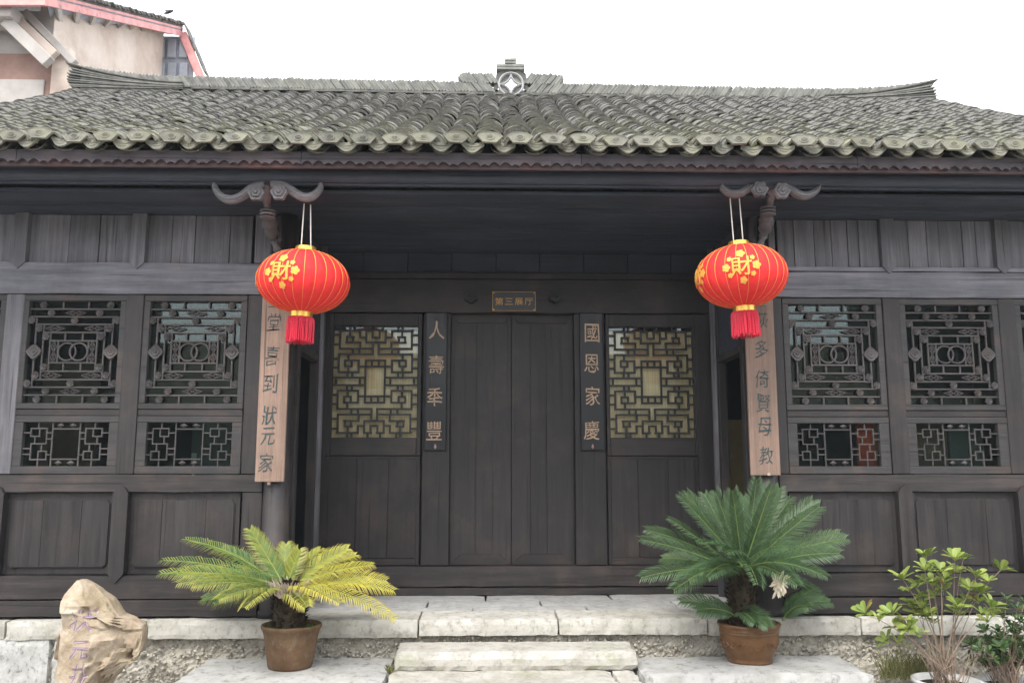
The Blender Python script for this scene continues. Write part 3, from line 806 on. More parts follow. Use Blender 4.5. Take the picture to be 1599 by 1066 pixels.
# ---- porch ceiling, purlin, brackets ---------------------------------------------------------------
n = 16
for k in range(n):
    y0, y1 = -.55 + (YD + .1 + .55) * k / n, -.55 + (YD + .1 + .55) * (k + 1) / n
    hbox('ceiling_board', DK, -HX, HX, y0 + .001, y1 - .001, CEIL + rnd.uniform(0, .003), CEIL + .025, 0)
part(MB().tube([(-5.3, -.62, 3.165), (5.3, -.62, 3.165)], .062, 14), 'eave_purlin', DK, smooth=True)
part(MB().box(-5.3, 5.3, -.64, -.60, 3.092, 3.104, .003), 'purlin_batten', DK)

ARMS = [dict(L=[(335, 286), (337, 296), (345, 306), (356, 311.5), (368, 311), (380, 305), (391, 296), (402, 290), (414, 289)],
             Rr=[(502, 281), (500.5, 293), (494, 302), (484, 308), (473, 308), (461, 301.5), (450, 294), (440, 289), (424, 288)], ro=[(401, 302), (436.5, 301)], st=[(414, 272), (415, 300), (418, 330), (421, 350), (426, 372), (434, 392)], col=(418, 335), side=-1),
        dict(L=[(1124, 279), (1126, 290), (1134, 299), (1145, 303), (1157, 301), (1168, 294), (1178, 289), (1190, 287), (1204, 287)],
             Rr=[(1280, 281), (1277, 294), (1269, 302), (1257, 306), (1245, 303), (1235, 296), (1227, 290), (1216, 287), (1204, 287)], ro=[(1185.5, 297), (1220, 299)], st=[(1207, 268), (1206, 295), (1201, 325), (1197, 345), (1193, 365), (1186, 386)], col=(1199, 330), side=1)]
for A in ARMS:
    Yb = -.62
    def path(pts):
        out_ = []
        P = [at(px, py, Yb) for px, py in pts]
        for i in range(len(P) - 1):
            for k in range(3):
                p0, p1, p2, p3 = P[max(i - 1, 0)], P[i], P[i + 1], P[min(i + 2, len(P) - 1)]
                u = k / 3
                out_.append(.5 * ((2 * p1) + (p2 - p0) * u + (2 * p0 - 5 * p1 + 4 * p2 - p3) * u * u + (3 * p1 - p0 - 3 * p2 + p3) * u ** 3))
        return out_ + [P[-1]]
    st = A['st']
    P = [at(px, py, -.62 + .50 * max(0, min(1, (i - .6) / 3.6))) for i, (px, py) in enumerate(st)]
    pts = []
    for i in range(len(P) - 1):
        for k in range(5): pts.append(P[i].lerp(P[i + 1], k / 5))
    pts.append(P[-1])
    rs = [.036 + .013 * math.sin(i * .5) + (.012 if i % 3 == 0 and 12 < i < 22 else 0) for i in range(len(pts))]
    br = part(MB().tube(pts, rs, 10), 'bracket', CV, smooth=True)
    for arm in ('L', 'Rr'):
        pp = path(A[arm])
        rr = [.018 + .014 * min(1, i / (len(pp) * .35)) for i in range(len(pp))]
        MB().tube(pp, rr, 10, 1.2).build('curved_arm', CV, br, smooth=True)
        MB().tube([p + Vector((0, -.036, -.004)) for p in pp[2:-4]], .006, 6).build('carved_bead', CV, br)
    for px, py in A['ro']:
        c = at(px, py, Yb - .03)
        rosette(.058, .04, 6).build('rosette', CV, br, c)
    c0 = at(*A['col'], -.43)
    for k in range(3): MB().lathe([(.052, -.007), (.058, 0), (.052, .007)], 14, (c0.x, c0.y, c0.z + .024 - .024 * k)).build('collar', CV, br)
    # block at the head of the strut and a pale cut wedge where it meets the column
    hd = at(st[0][0], st[0][1], -.62)
    MB().box(hd.x - .045, hd.x + .045, -.67, -.57, hd.z - .04, hd.z + .05, .012).build('head_block', RW, br)
    cw = at(431 if A['side'] < 0 else 1176, 364, -.12)
    MB().box(-.018, .018, -.02, .02, -.045, .045, .01, Matrix.Translation(cw) @ Matrix.Rotation(R(-14 * A['side'] * -1), 4, 'Y')).build('wedge', NW, br)
    MB().tube([at(434 if A['side'] < 0 else 1176, 340, -.14), at(436 if A['side'] < 0 else 1174, 375, -.13), at(434 if A['side'] < 0 else 1180, 396, -.08)], [.03, .034, .03], 8).build('brace', WV, br)

# ---- gable ends, rooms behind the windows ----------------------------------------------------------
for s in (-1, 1):
    hbox('gable_wall', WV, min(s * HX, s * (HX + .06)), max(s * HX, s * (HX + .06)), -.02, 6.6, PZ - .1, 3.3)
    x0, x1 = (-HX, xL - .02) if s < 0 else (xR + .02, HX)
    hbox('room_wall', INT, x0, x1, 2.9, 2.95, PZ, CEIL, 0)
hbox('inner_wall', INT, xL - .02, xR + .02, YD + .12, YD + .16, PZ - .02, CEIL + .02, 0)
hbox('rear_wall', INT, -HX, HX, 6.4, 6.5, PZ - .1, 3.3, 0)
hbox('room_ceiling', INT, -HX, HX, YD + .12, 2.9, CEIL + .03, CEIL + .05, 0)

# ================================================================== ROOF
EY, RY, EZ = -.9, 3.4, 3.262
RISE = 2.265
A1 = .46; B2 = (RISE - A1 * (RY - EY)) / (RY - EY) ** 2
def prof(y):
    t = y - EY
    return EZ + A1 * t + B2 * t * t
def slope(y): return A1 + 2 * B2 * (y - EY)
DX = .2125
NC = 24
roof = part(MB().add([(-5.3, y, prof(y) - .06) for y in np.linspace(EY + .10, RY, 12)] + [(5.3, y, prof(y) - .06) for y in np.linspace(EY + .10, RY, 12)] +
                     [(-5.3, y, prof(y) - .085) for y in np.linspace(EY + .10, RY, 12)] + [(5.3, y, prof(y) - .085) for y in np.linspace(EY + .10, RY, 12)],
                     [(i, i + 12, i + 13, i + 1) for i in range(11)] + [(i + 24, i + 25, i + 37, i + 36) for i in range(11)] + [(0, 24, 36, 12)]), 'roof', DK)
MB().add([(-5.3, RY, prof(RY) - .05), (5.3, RY, prof(RY) - .05), (5.3, 7.6, 3.3), (-5.3, 7.6, 3.3), (-5.3, RY, prof(RY) - .1), (5.3, RY, prof(RY) - .1), (5.3, 7.6, 3.25), (-5.3, 7.6, 3.25)],
         [(0, 1, 2, 3), (7, 6, 5, 4), (2, 6, 7, 3)]).build('back_slope', TILE, roof)
# gable triangles under the verge
for s in (-1, 1):
    ys = np.linspace(0, 6.6, 14)
    top = [(prof(y) - .09) if y < RY else 3.3 + (prof(RY) - 3.4) * (7.6 - y) / 4.2 for y in ys]
    v = [(s * 5.12, y, 3.25) for y in ys] + [(s * 5.12, y, z) for y, z in zip(ys, top)] + [(s * 5.17, y, 3.25) for y in ys] + [(s * 5.17, y, z) for y, z in zip(ys, top)]
    MB().add(v, [(i, i + 1, i + 15, i + 14) for i in range(13)] + [(i + 28, i + 42, i + 43, i + 29) for i in range(13)]).build('gable_boarding', WV, roof)

def tile_geo(w, h, L, th, n=8, w2=None, rag=0, seed=0):
    """curved tile lying along +y from 0 to L, crown up"""
    w2 = w2 or w; vs = []
    for y, ww in ((0, w), (L, w2)):
        for lay in (0, 1):
            for i in range(n + 1):
                u = -1 + 2 * i / n
                a = u * 1.25
                x = ww / 2 * math.sin(a) / math.sin(1.25); z = h * (math.cos(a) - math.cos(1.25)) / (1 - math.cos(1.25))
                k = th if lay else 0
                vs.append((x * (1 - (k / (ww / 2)) * .9), y + rag * noise.noise(Vector((i * .7, seed, y))), z - k))
    m = n + 1; fs = []
    for i in range(n):
        fs.append((i, i + 1, 2 * m + i + 1, 2 * m + i))
        fs.append((m + i, 3 * m + i, 3 * m + i + 1, m + i + 1))
        fs.append((i, m + i, m + i + 1, i + 1))
    fs += [(0, 2 * m, 3 * m, m), (n, m + n, 3 * m + n, 2 * m + n)]
    return np.array(vs), fs
def tile_matrix(x, y, lift, j=1.0):
    sl = slope(y); an = math.atan(sl)
    nrm = Vector((0, -math.sin(an), math.cos(an)))
    p = Vector((x, y, prof(y))) + nrm * lift
    return Matrix.Translation(p + Vector((rnd.gauss(0, .007), 0, 0)) * j) @ Matrix.Rotation(an - .10 + rnd.gauss(0, .02) * j, 4, 'X') @ Matrix.Rotation(rnd.gauss(0, .07) * j, 4, 'Z') @ Matrix.Rotation(rnd.gauss(0, .08) * j, 4, 'Y')
EXP = .098
row_y = []
y = EY + .02
while y < RY - .03:
    row_y.append(y); y += EXP * math.cos(math.atan(slope(y)))
cov = [tile_geo(.196 + .006 * k, .066, .16, .013, 8, .185, .012, k) for k in range(4)]
cov_me = []
for k, (v, f) in enumerate(cov):
    me = bpy.data.meshes.new('cover_tile'); me.from_pydata([tuple(p) for p in v], [], f); me.materials.append(TILE); me.update(); cov_me.append(me)
pan_v, pan_f = tile_geo(.17, -.036, .16, .012, 6)
def bulk(items, name, mat):
    V, F, off = [], [], 0
    for v, f, M in items:
        m = np.array(M); V.append(v @ m[:3, :3].T + m[:3, 3]); F += [tuple(i + off for i in q) for q in f]; off += len(v)
    V = np.concatenate(V)
    me = bpy.data.meshes.new(name); me.from_pydata(V.tolist(), [], F); me.materials.append(mat); me.update()
    return link(name, me, roof, kind='stuff')
single, rest, pans = 0, [], []
colx = [(k) * DX + .012 for k in range(-NC, NC + 1)]
# the 300 that show largest: those nearest the eave in view
order = []
for ri, y in enumerate(row_y):
    for x in colx: order.append((ri, y, x))
for ri, y, x in order:
    k = rnd.randrange(4)
    drift = .012 * math.sin(y * 2.1 + x * 3)
    slip = rnd.choice([0, 0, 0, 0, 0, 0, -.03, .02]) * rnd.random() * (ri > 1)
    M = tile_matrix(x + drift, y + slip, .034 + rnd.gauss(0, .004)) @ Matrix.Scale(rnd.uniform(.96, 1.05), 4)
    if abs(x) < 3.6 and single < 300 and rnd.random() > .03:
        o = link('cover_tile', cov_me[k], roof); o.matrix_local = M; single += 1
    else: rest.append((cov[k][0], cov[k][1], M))
for y in row_y:
    for k in range(-NC, NC):
        pans.append((pan_v, pan_f, tile_matrix((k + .5) * DX + .012, y + .03, .008 + rnd.gauss(0, .002))))
bulk(rest, 'upper_cover_tiles', TILE)
bulk(pans, 'pan_tiles', TILE)

# eave ends: arched plates on the cover tiles, pointed drip plates between them
def cap_mb():
    w, h, b, th = .088, .082, .046, .016
    poly = [(-b, -h * .52), (b, -h * .52), (w, .004)] + [(w * math.cos(a), .004 + .036 * math.sin(a)) for a in [R(d) for d in (18, 38, 60, 90, 120, 142, 162)]] + [(-w, .004)]
    m = MB().prism(poly, -th, 0)
    ins = [(x * .80, z * .72 - .003) for x, z in poly]
    k = len(poly)
    # sunk rim line: a thin raised border
    for i in range(k):
        a, b_ = Vector((poly[i][0] * .96, 0, poly[i][1] * .95)), Vector((poly[(i + 1) % k][0] * .96, 0, poly[(i + 1) % k][1] * .95))
        a2, b2 = Vector((ins[i][0], 0, ins[i][1])), Vector((ins[(i + 1) % k][0], 0, ins[(i + 1) % k][1]))
        m.add([(a.x, -th - .004, a.z), (b_.x, -th - .004, b_.z), (b2.x, -th + .0005, b2.z), (a2.x, -th + .0005, a2.z), (a.x, -th, a.z), (b_.x, -th, b_.z)], [(0, 1, 2, 3), (4, 5, 1, 0)])
    n = 14
    for i in range(n):
        a, b_ = 2 * math.pi * i / n, 2 * math.pi * (i + 1) / n
        P = lambda r, t, y: (r * 1.5 * math.cos(t), y, r * math.sin(t) - .003)
        m.add([P(.021, a, -th - .004), P(.021, b_, -th - .004), P(.015, b_, -th - .004), P(.015, a, -th - .004), P(.023, a, -th + .0005), P(.023, b_, -th + .0005), P(.013, a, -th + .0005), P(.013, b_, -th + .0005)],
              [(0, 1, 2, 3), (4, 5, 1, 0), (3, 2, 7, 6)])
    for z in (-.0075, .0015): m.box(-.017, .017, -th - .004, -th + .001, z - .0018, z + .0018, 0)
    return m
def drip_mb():
    poly = [(-.074, .034), (-.078, .006), (-.034, -.040), (-.012, -.052), (.012, -.052), (.034, -.040), (.078, .006), (.074, .034), (.04, .020), (0, .014), (-.04, .020)]
    m = MB().prism(poly, -.014, 0)
    m.tube([(-.05, -.015, .004), (-.025, -.015, -.008), (0, -.015, -.010), (.025, -.015, -.008), (.05, -.015, .004)], .004, 5)
    m.tube([(-.022, -.015, -.024), (0, -.015, -.032), (.022, -.015, -.024)], .0035, 5)
    return m
cme, dme = [], []
def tmp(mb, nm):
    me = bpy.data.meshes.new(nm); me.from_pydata(mb.v, [], mb.f); me.materials.append(TILE_EDGE); me.update(); return me
for k in range(3):
    cme.append(tmp(rough(cap_mb(), .003, 20, k), 'eave_tile')); dme.append(tmp(rough(drip_mb(), .004, 18, k + 5), 'drip_tile'))
for x in colx:
    link('eave_tile', cme[rnd.randrange(3)], roof, (x + rnd.gauss(0, .006), EY - .012 + rnd.gauss(0, .008), prof(EY) + .066 + rnd.gauss(0, .005)), (R(-6 + rnd.gauss(0, 3)), R(rnd.gauss(0, 2.5)), R(rnd.gauss(0, 3))))
    link('drip_tile', dme[rnd.randrange(3)], roof, (x + DX / 2 + rnd.gauss(0, .006), EY + .022 + rnd.gauss(0, .006), prof(EY) + .034 + rnd.gauss(0, .005)), (R(-10 + rnd.gauss(0, 3)), R(rnd.gauss(0, 4)), R(rnd.gauss(0, 3))))
# scalloped fascia and the strip behind it
zf1, zf0 = 3.262, azz(800, 259.5, EY + .07)
per = DX
arcs = [(.079, .028), (.079, .028), (.0545, .013)]
x = -5.3; nb = 0
while x < 5.3:
    npd = 9; x1 = x + per * npd
    bot = []
    for q in range(npd):
        xx = x + q * per
        for wv, hv in arcs:
            for k in range(6): bot.append((xx + wv * k / 6, zf0 + hv * math.sin(math.pi * k / 6)))
            xx += wv
    bot.append((x1, zf0))
    bot[0] = (x + .002, zf0); bot[-1] = (x1 - .002, zf0)
    m = MB(); nn = len(bot)
    vs = [(a, EY + .07, z) for a, z in bot] + [(a, EY + .07, zf1) for a, z in bot] + [(a, EY + .09, z) for a, z in bot] + [(a, EY + .09, zf1) for a, z in bot]
    fs = []
    for i in range(nn - 1):
        fs += [(i, i + 1, nn + i + 1, nn + i), (2 * nn + i, 3 * nn + i, 3 * nn + i + 1, 2 * nn + i + 1), (i, 2 * nn + i, 2 * nn + i + 1, i + 1)]
    fs += [(0, nn, 3 * nn, 2 * nn), (nn - 1, 3 * nn - 1, 4 * nn - 1, 2 * nn - 1)]
    m.add(vs, fs).build('fascia_board', FW, roof)
    x = x1
zs = azz(800, 265, EY + .097)
MB().box(-5.3, 5.3, EY + .097, EY + .125, zs, zf1 - .03, .003).build('eave_strip', RW, roof)

# cushions of moss in the channels and on the lower tiles
mc_ = MB(); r_ = random.Random(77)
for i in range(420):
    yy = EY + .03 + 2.4 * r_.random() ** 2.2; kx_ = r_.randrange(-18, 18); ch_ = r_.random() < .6
    xx_ = (kx_ + (.5 if ch_ else 0)) * DX + .012 + r_.gauss(0, .02)
    zz_ = prof(yy) + (.012 if ch_ else .086) ; rr_ = r_.uniform(.008, .022) * (1 if ch_ else .7)
    n_ = 7; base_ = len(mc_.v)
    for q, (k_, h_) in enumerate(((1.0, -.2), (.85, .35), (.4, .6))):
        for j in range(n_):
            a_ = 6.283 * j / n_ + q * .3; w_ = r_.uniform(.75, 1.25)
            mc_.v.append((xx_ + rr_ * k_ * w_ * math.cos(a_), yy + rr_ * 1.5 * k_ * w_ * math.sin(a_), zz_ + rr_ * h_ + slope(yy) * rr_ * 1.5 * k_ * math.sin(a_)))
    for q in range(2):
        for j in range(n_): mc_.f.append((base_ + q * n_ + j, base_ + q * n_ + (j + 1) % n_, base_ + (q + 1) * n_ + (j + 1) % n_, base_ + (q + 1) * n_ + j))
    mc_.f.append(tuple(base_ + 2 * n_ + j for j in range(n_)))
mc_.build('roof_moss', simple('roof_moss', (.13, .14, .045), .95, 0, .4, 70, .1), roof, kind='stuff')
# ridge
RB = prof(RY) + .055
def up(x):
    u = max(0, (abs(x) - 3.75) / 1.2)
    return .145 * u * u
def tilt(x): return -.009 * x
for lay in range(3):
    x = -4.9
    while x < 4.9:
        w = rnd.uniform(.20, .26)
        if abs(x) < 3.95:
            MB().box(x, x + w - .004, RY - .10 + .012 * lay + rnd.uniform(-.006, .006), RY + .10, RB - .028 + .016 * lay + tilt(x), RB - .014 + .016 * lay + tilt(x), .003).build('ridge_course', TILE, roof)
        x += w
MB().box(-5.0, 5.0, RY - .085, RY + .085, prof(RY) - .10, RB - .03, 0).build('ridge_core', TILE, roof)
MB().add([(-3.95, RY - .05, RB - .03 + tilt(-3.95)), (3.95, RY - .05, RB - .03 + tilt(3.95)), (3.95, RY - .05, RB + .055 + tilt(3.95)), (-3.95, RY - .05, RB + .055 + tilt(-3.95)), (-3.95, RY + .06, RB - .03), (3.95, RY + .06, RB - .03), (3.95, RY + .06, RB + .05 + tilt(3.95)), (-3.95, RY + .06, RB + .05 + tilt(-3.95))], [(0, 1, 2, 3), (5, 4, 7, 6), (3, 2, 6, 7)]).build('ridge_core', RIDGE_T, roof)
rt = [tmp(rough(MB().box(-.0095, .0095, -.075, .075, -.01, .145 + .006 * k, .003), .002, 30, k), 'ridge_tile') for k in range(3)]
for me in rt: me.materials.clear(); me.materials.append(RIDGE_T)
ext = MB(); cnt = 0
def ridge_tile(x, z, lean, s=1.0, zz=1.0):
    global cnt
    M = Matrix.Translation((x + rnd.gauss(0, .002), RY + rnd.gauss(0, .004), z)) @ Matrix.Rotation(lean, 4, 'Y') @ Matrix.Diagonal((1.62 * s, 1, zz * rnd.uniform(.95, 1.04), 1))
    if cnt < 300:
        o = link('ridge_tile', rt[rnd.randrange(3)], roof); o.matrix_local = M; cnt += 1
    else:
        me = rt[0]; ext.add([M @ v.co for v in me.vertices], [tuple(p.vertices) for p in me.polygons])
z0r = RB + .036
fin = at(798, 131, RY)
x = .20
while x < 5.02:
    for s in (-1, 1):
        xx = fin.x + s * x
        ridge_tile(xx, z0r + up(xx) + tilt(xx) - .01, s * (R(38) + R(22) * max(0, (x - 4.0))), 1.0, 1.0)
    x += .0375
x = .16
zsec = azz(798, 133.5, RY)
while x < .60:
    for s in (-1, 1): ridge_tile(fin.x + s * x, zsec + tilt(fin.x + s * x), s * R(38), 1, 1.0 if x < .5 else (1.0 - (x - .5) * 5))
    x += .0375
if ext.v: ext.build('ridge_tile_run', RIDGE_T, roof, kind='stuff')
# swept horns at both ridge ends, stacked tile courses fanning out
for s in (-1, 1):
    for k in range(9):
        fr = k / 8
        pts = []
        for i in range(9):
            xx = 3.85 + (1.31 + .06 * math.sin(fr * math.pi) - (.0 if k < 8 else -.08)) * i / 8
            pts.append((s * xx, RB - .03 + .065 * fr + (up(xx) * (fr ** 1.2)) + tilt(s * xx) + (.0 if fr < 1 else .008)))
        m = MB(); n_ = len(pts)
        vs = [(a, RY - .10 + .008 * math.sin(k * 2.1), z) for a, z in pts] + [(a, RY + .10, z) for a, z in pts] + [(a, RY + .10, z + .014) for a, z in pts] + [(a, RY - .10 + .008 * math.sin(k * 2.1), z + .014) for a, z in pts]
        fs = []
        for i in range(n_ - 1):
            for a_, b_ in ((0, 1), (1, 2), (2, 3), (3, 0)): fs.append((a_ * n_ + i, a_ * n_ + i + 1, b_ * n_ + i + 1, b_ * n_ + i))
        fs += [(0, n_, 2 * n_, 3 * n_), (n_ - 1, 2 * n_ - 1, 3 * n_ - 1, 4 * n_ - 1)]
        rough(m.add(vs, fs), .003, 12, k).build('horn_course', RIDGE_T if k % 2 else TILE, roof)
    # solid core behind the courses
    xx = [3.9 + 1.16 * i / 8 for i in range(9)]
    poly = [(s * a, RB - .06 + tilt(s * a)) for a in xx] + [(s * a, RB + .04 + up(a) + tilt(s * a)) for a in xx[::-1]]
    if s < 0: poly = poly[::-1]
    MB().prism(poly, RY - .085, RY + .085).build('horn_core', TILE, roof)
# openwork coin medallion with stacked blocks above
med = MB(); cR = (azz(798, 112, RY) - azz(798, 150, RY)) / 2; mc = at(798, 131, RY - .10)
n = 36
ring = [(mc.x + (cR - .012) * math.cos(2 * math.pi * k / n), RY - .07, mc.z + (cR - .012) * math.sin(2 * math.pi * k / n)) for k in range(n + 1)]
coin = MB().tube(ring, .014, 8, 2.6, False).build('coin_ornament', WHITE_T, roof)
rr = cR - .016
for q in range(4):
    c0 = R(45 + 90 * q)
    # lens-shaped petals between the ring and the four-pointed hole
    ccx, ccz = mc.x + rr * math.sqrt(2) * math.cos(c0), mc.z + rr * math.sqrt(2) * math.sin(c0)
    arc_in = [(ccx + rr * math.cos(c0 + math.pi + R(d)), ccz + rr * math.sin(c0 + math.pi + R(d))) for d in np.linspace(-45, 45, 11)]
    arc_out = [(mc.x + rr * math.cos(c0 + R(d)), mc.z + rr * math.sin(c0 + R(d))) for d in np.linspace(-45, 45, 11)]
    MB().tube([(a, RY - .07, z) for a, z in arc_in], .012, 6, 2.2).build('petal_rib', WHITE_T, coin)
    # sunk web
    pl = arc_out + arc_in
    MB().prism(pl, RY - .062, RY - .04).build('petal_web', RIDGE_T, coin)
for (a, b, c, d, mt) in ((775, 819, 105, 113.5, RIDGE_T), (788, 806, 96, 104.5, RIDGE_T), (779, 815, 114, 118, TILE)):
    x0, x1, z0_, z1_ = rect(a, b, c, d, RY)
    if mt is TILE:
        continue
    for k in range(2):
        block(x0, x1, RY - .09, RY + .09, z0_ + (z1_ - z0_) * k / 2 + .001, z0_ + (z1_ - z0_) * (k + 1) / 2 - .001, .05, .003, 14, k + int(a), .004).build('finial_block', mt, roof)
# cheeks either side of the coin
for s in (-1, 1):
    xa = fin.x + s * (cR + .002)
    pl = [(xa, RB), (xa + s * .10, RB), (xa + s * .04, mc.z), (xa + s * .02, mc.z + cR), (fin.x + s * .05, mc.z + cR + .06), (fin.x + s * .03, mc.z + cR + .012), (xa - s * .05, mc.z + cR * .72), (xa + s * .005, mc.z + .02)]
    if s < 0: pl = pl[::-1]
    MB().prism(pl, RY - .05, RY + .06).build('finial_cheek', TILE, roof)

# ================================================================== BOARDS AND SIGNS
def hung_board(label, pa, pb, pt, pbm, Y, mat, chars, cmat, cxs, cys, cw, chh, grp, th=.022, lean=0, thick=.004, off=0, wobble=.03):
    x0, x1 = ax(pa, 600, Y), ax(pb, 600, Y); z0, z1 = azz((pa + pb) / 2, pbm, Y), azz((pa + pb) / 2, pt, Y)
    root = thing('couplet_board', label, 'board', ((x0 + x1) / 2, Y, z0), grp)
    w = x1 - x0
    MB().box(-w / 2, w / 2, 0, th, 0, z1 - z0, .004).build('board', mat, root)
    for i, ch in enumerate(chars):
        p = at(cxs[i], cys[i], Y)
        glyph(ch, cw, chh, .0015, off, .12 if off < 0 else 0, wobble, i).build('character', cmat, root, (p.x - (x0 + x1) / 2, -.0012, p.z - z0))
    return root, w, z1 - z0
YB = -.105
r1, w_, h_ = hung_board('plain wood couplet board left of the door, ending in 狀元家 beside the left lantern', 404, 449, 456, 752, YB, NW, '登堂喜到狀元家', CHG, [431, 428, 425, 422.5, 420.5, 418, 415.5], [466, 503, 555, 598, 648, 680, 722], .105, .145, 'plain wood couplet boards on the columns', off=-.006, wobble=.05)
MB().tube([(.0, -.006, .0), (.0, -.006, -.022)], .012, 8).build('peg', NW, r1)
r2, w_, h_ = hung_board('plain wood couplet board right of the door, ending in 賢母教 behind the green cycad', 1167, 1213, 460, 742, YB, NW, '畫荻多倚賢母教', CHG, [1186, 1189, 1188.5, 1190, 1192, 1194.5, 1197], [466, 500, 545, 591, 629, 665, 711], .105, .135, 'plain wood couplet boards on the columns', off=-.006, wobble=.05)
MB().tube([(.02, -.006, .02), (.02, -.006, .0)], .012, 8).build('peg', COTTON, r2)
YK = YD - .05
r3, w_, h_ = hung_board('black couplet board with gold characters 人壽秊豐 left of the door', 664, 697.5, 488, 703, YK, BL, '人壽秊豐', CHP, [682, 681, 678.5, 678], [515, 569, 620, 672], .135, .165, 'black couplet boards beside the door', .02)
r4, w_, h_ = hung_board('black couplet board with gold characters 國恩家慶 right of the door', 906, 942.5, 489, 703, YK, BL, '國恩家慶', CHP, [924.5, 924, 925.5, 924], [520, 567, 618, 671], .135, .165, 'black couplet boards beside the door', .02)
for r_, nail in ((r3, (684, 466)), (r4, (921, 466))):
    h_ = azz(680, 488, YK) - azz(680, 703, YK)
    p = at(nail[0], nail[1], YD - .055) - r_.location
    MB().tube([(-.06, .008, h_ - .01), (p.x, p.y + .0, p.z), (.06, .008, h_ - .01)], .0025, 5).build('hanging_wire', IRON, r_)
    MB().lathe([(.007, 0), (.009, .012)], 8, (p.x, p.y, p.z - .004)).build('nail', IRON, r_)
    MB().lathe([(.001, -.024), (.012, -.010), (.009, .006), (.001, .022)], 8, (0, -.004, .035)).build('drop_mark', simple('pinkish_paint', (.45, .26, .24), .6), r_)
# plaque over the door
pc = at(802.5, 470.5, YD - .06)
x0, x1, z0_, z1_ = rect(768, 837, 455, 486.5, YD - .06)
pw, ph = x1 - x0, z1_ - z0_
pl = thing('door_plaque', 'small black plaque with gold border reading 第三展厅 above the double door', 'sign', pc)
MB().box(-pw / 2, pw / 2, -.006, .008, -ph / 2, ph / 2, .003).build('plate', PLQ, pl)
bm = MB(); e = .008
bm.box(-pw / 2 + .004, pw / 2 - .004, -.0085, -.006, ph / 2 - .008, ph / 2 - .004, 0).box(-pw / 2 + .004, pw / 2 - .004, -.0085, -.006, -ph / 2 + .004, -ph / 2 + .008, 0)
bm.box(-pw / 2 + .004, -pw / 2 + .008, -.0085, -.006, -ph / 2 + .0085, ph / 2 - .0085, 0).box(pw / 2 - .008, pw / 2 - .004, -.0085, -.006, -ph / 2 + .0085, ph / 2 - .0085, 0)
for sx in (-1, 1):
    for sz in (-1, 1): bm.box(sx * (pw / 2 - .016) - .006, sx * (pw / 2 - .016) + .006, -.0095, -.006, sz * (ph / 2 - .016) - .006, sz * (ph / 2 - .016) + .006, 0)
bm.build('border', CHY, pl)
for i, ch in enumerate('第三展厅'):
    glyph(ch, .074, .068, .001, .003, 0, .01, i).build('character', CHY, pl, ((i - 1.5) * .088, -.0072, -.002))

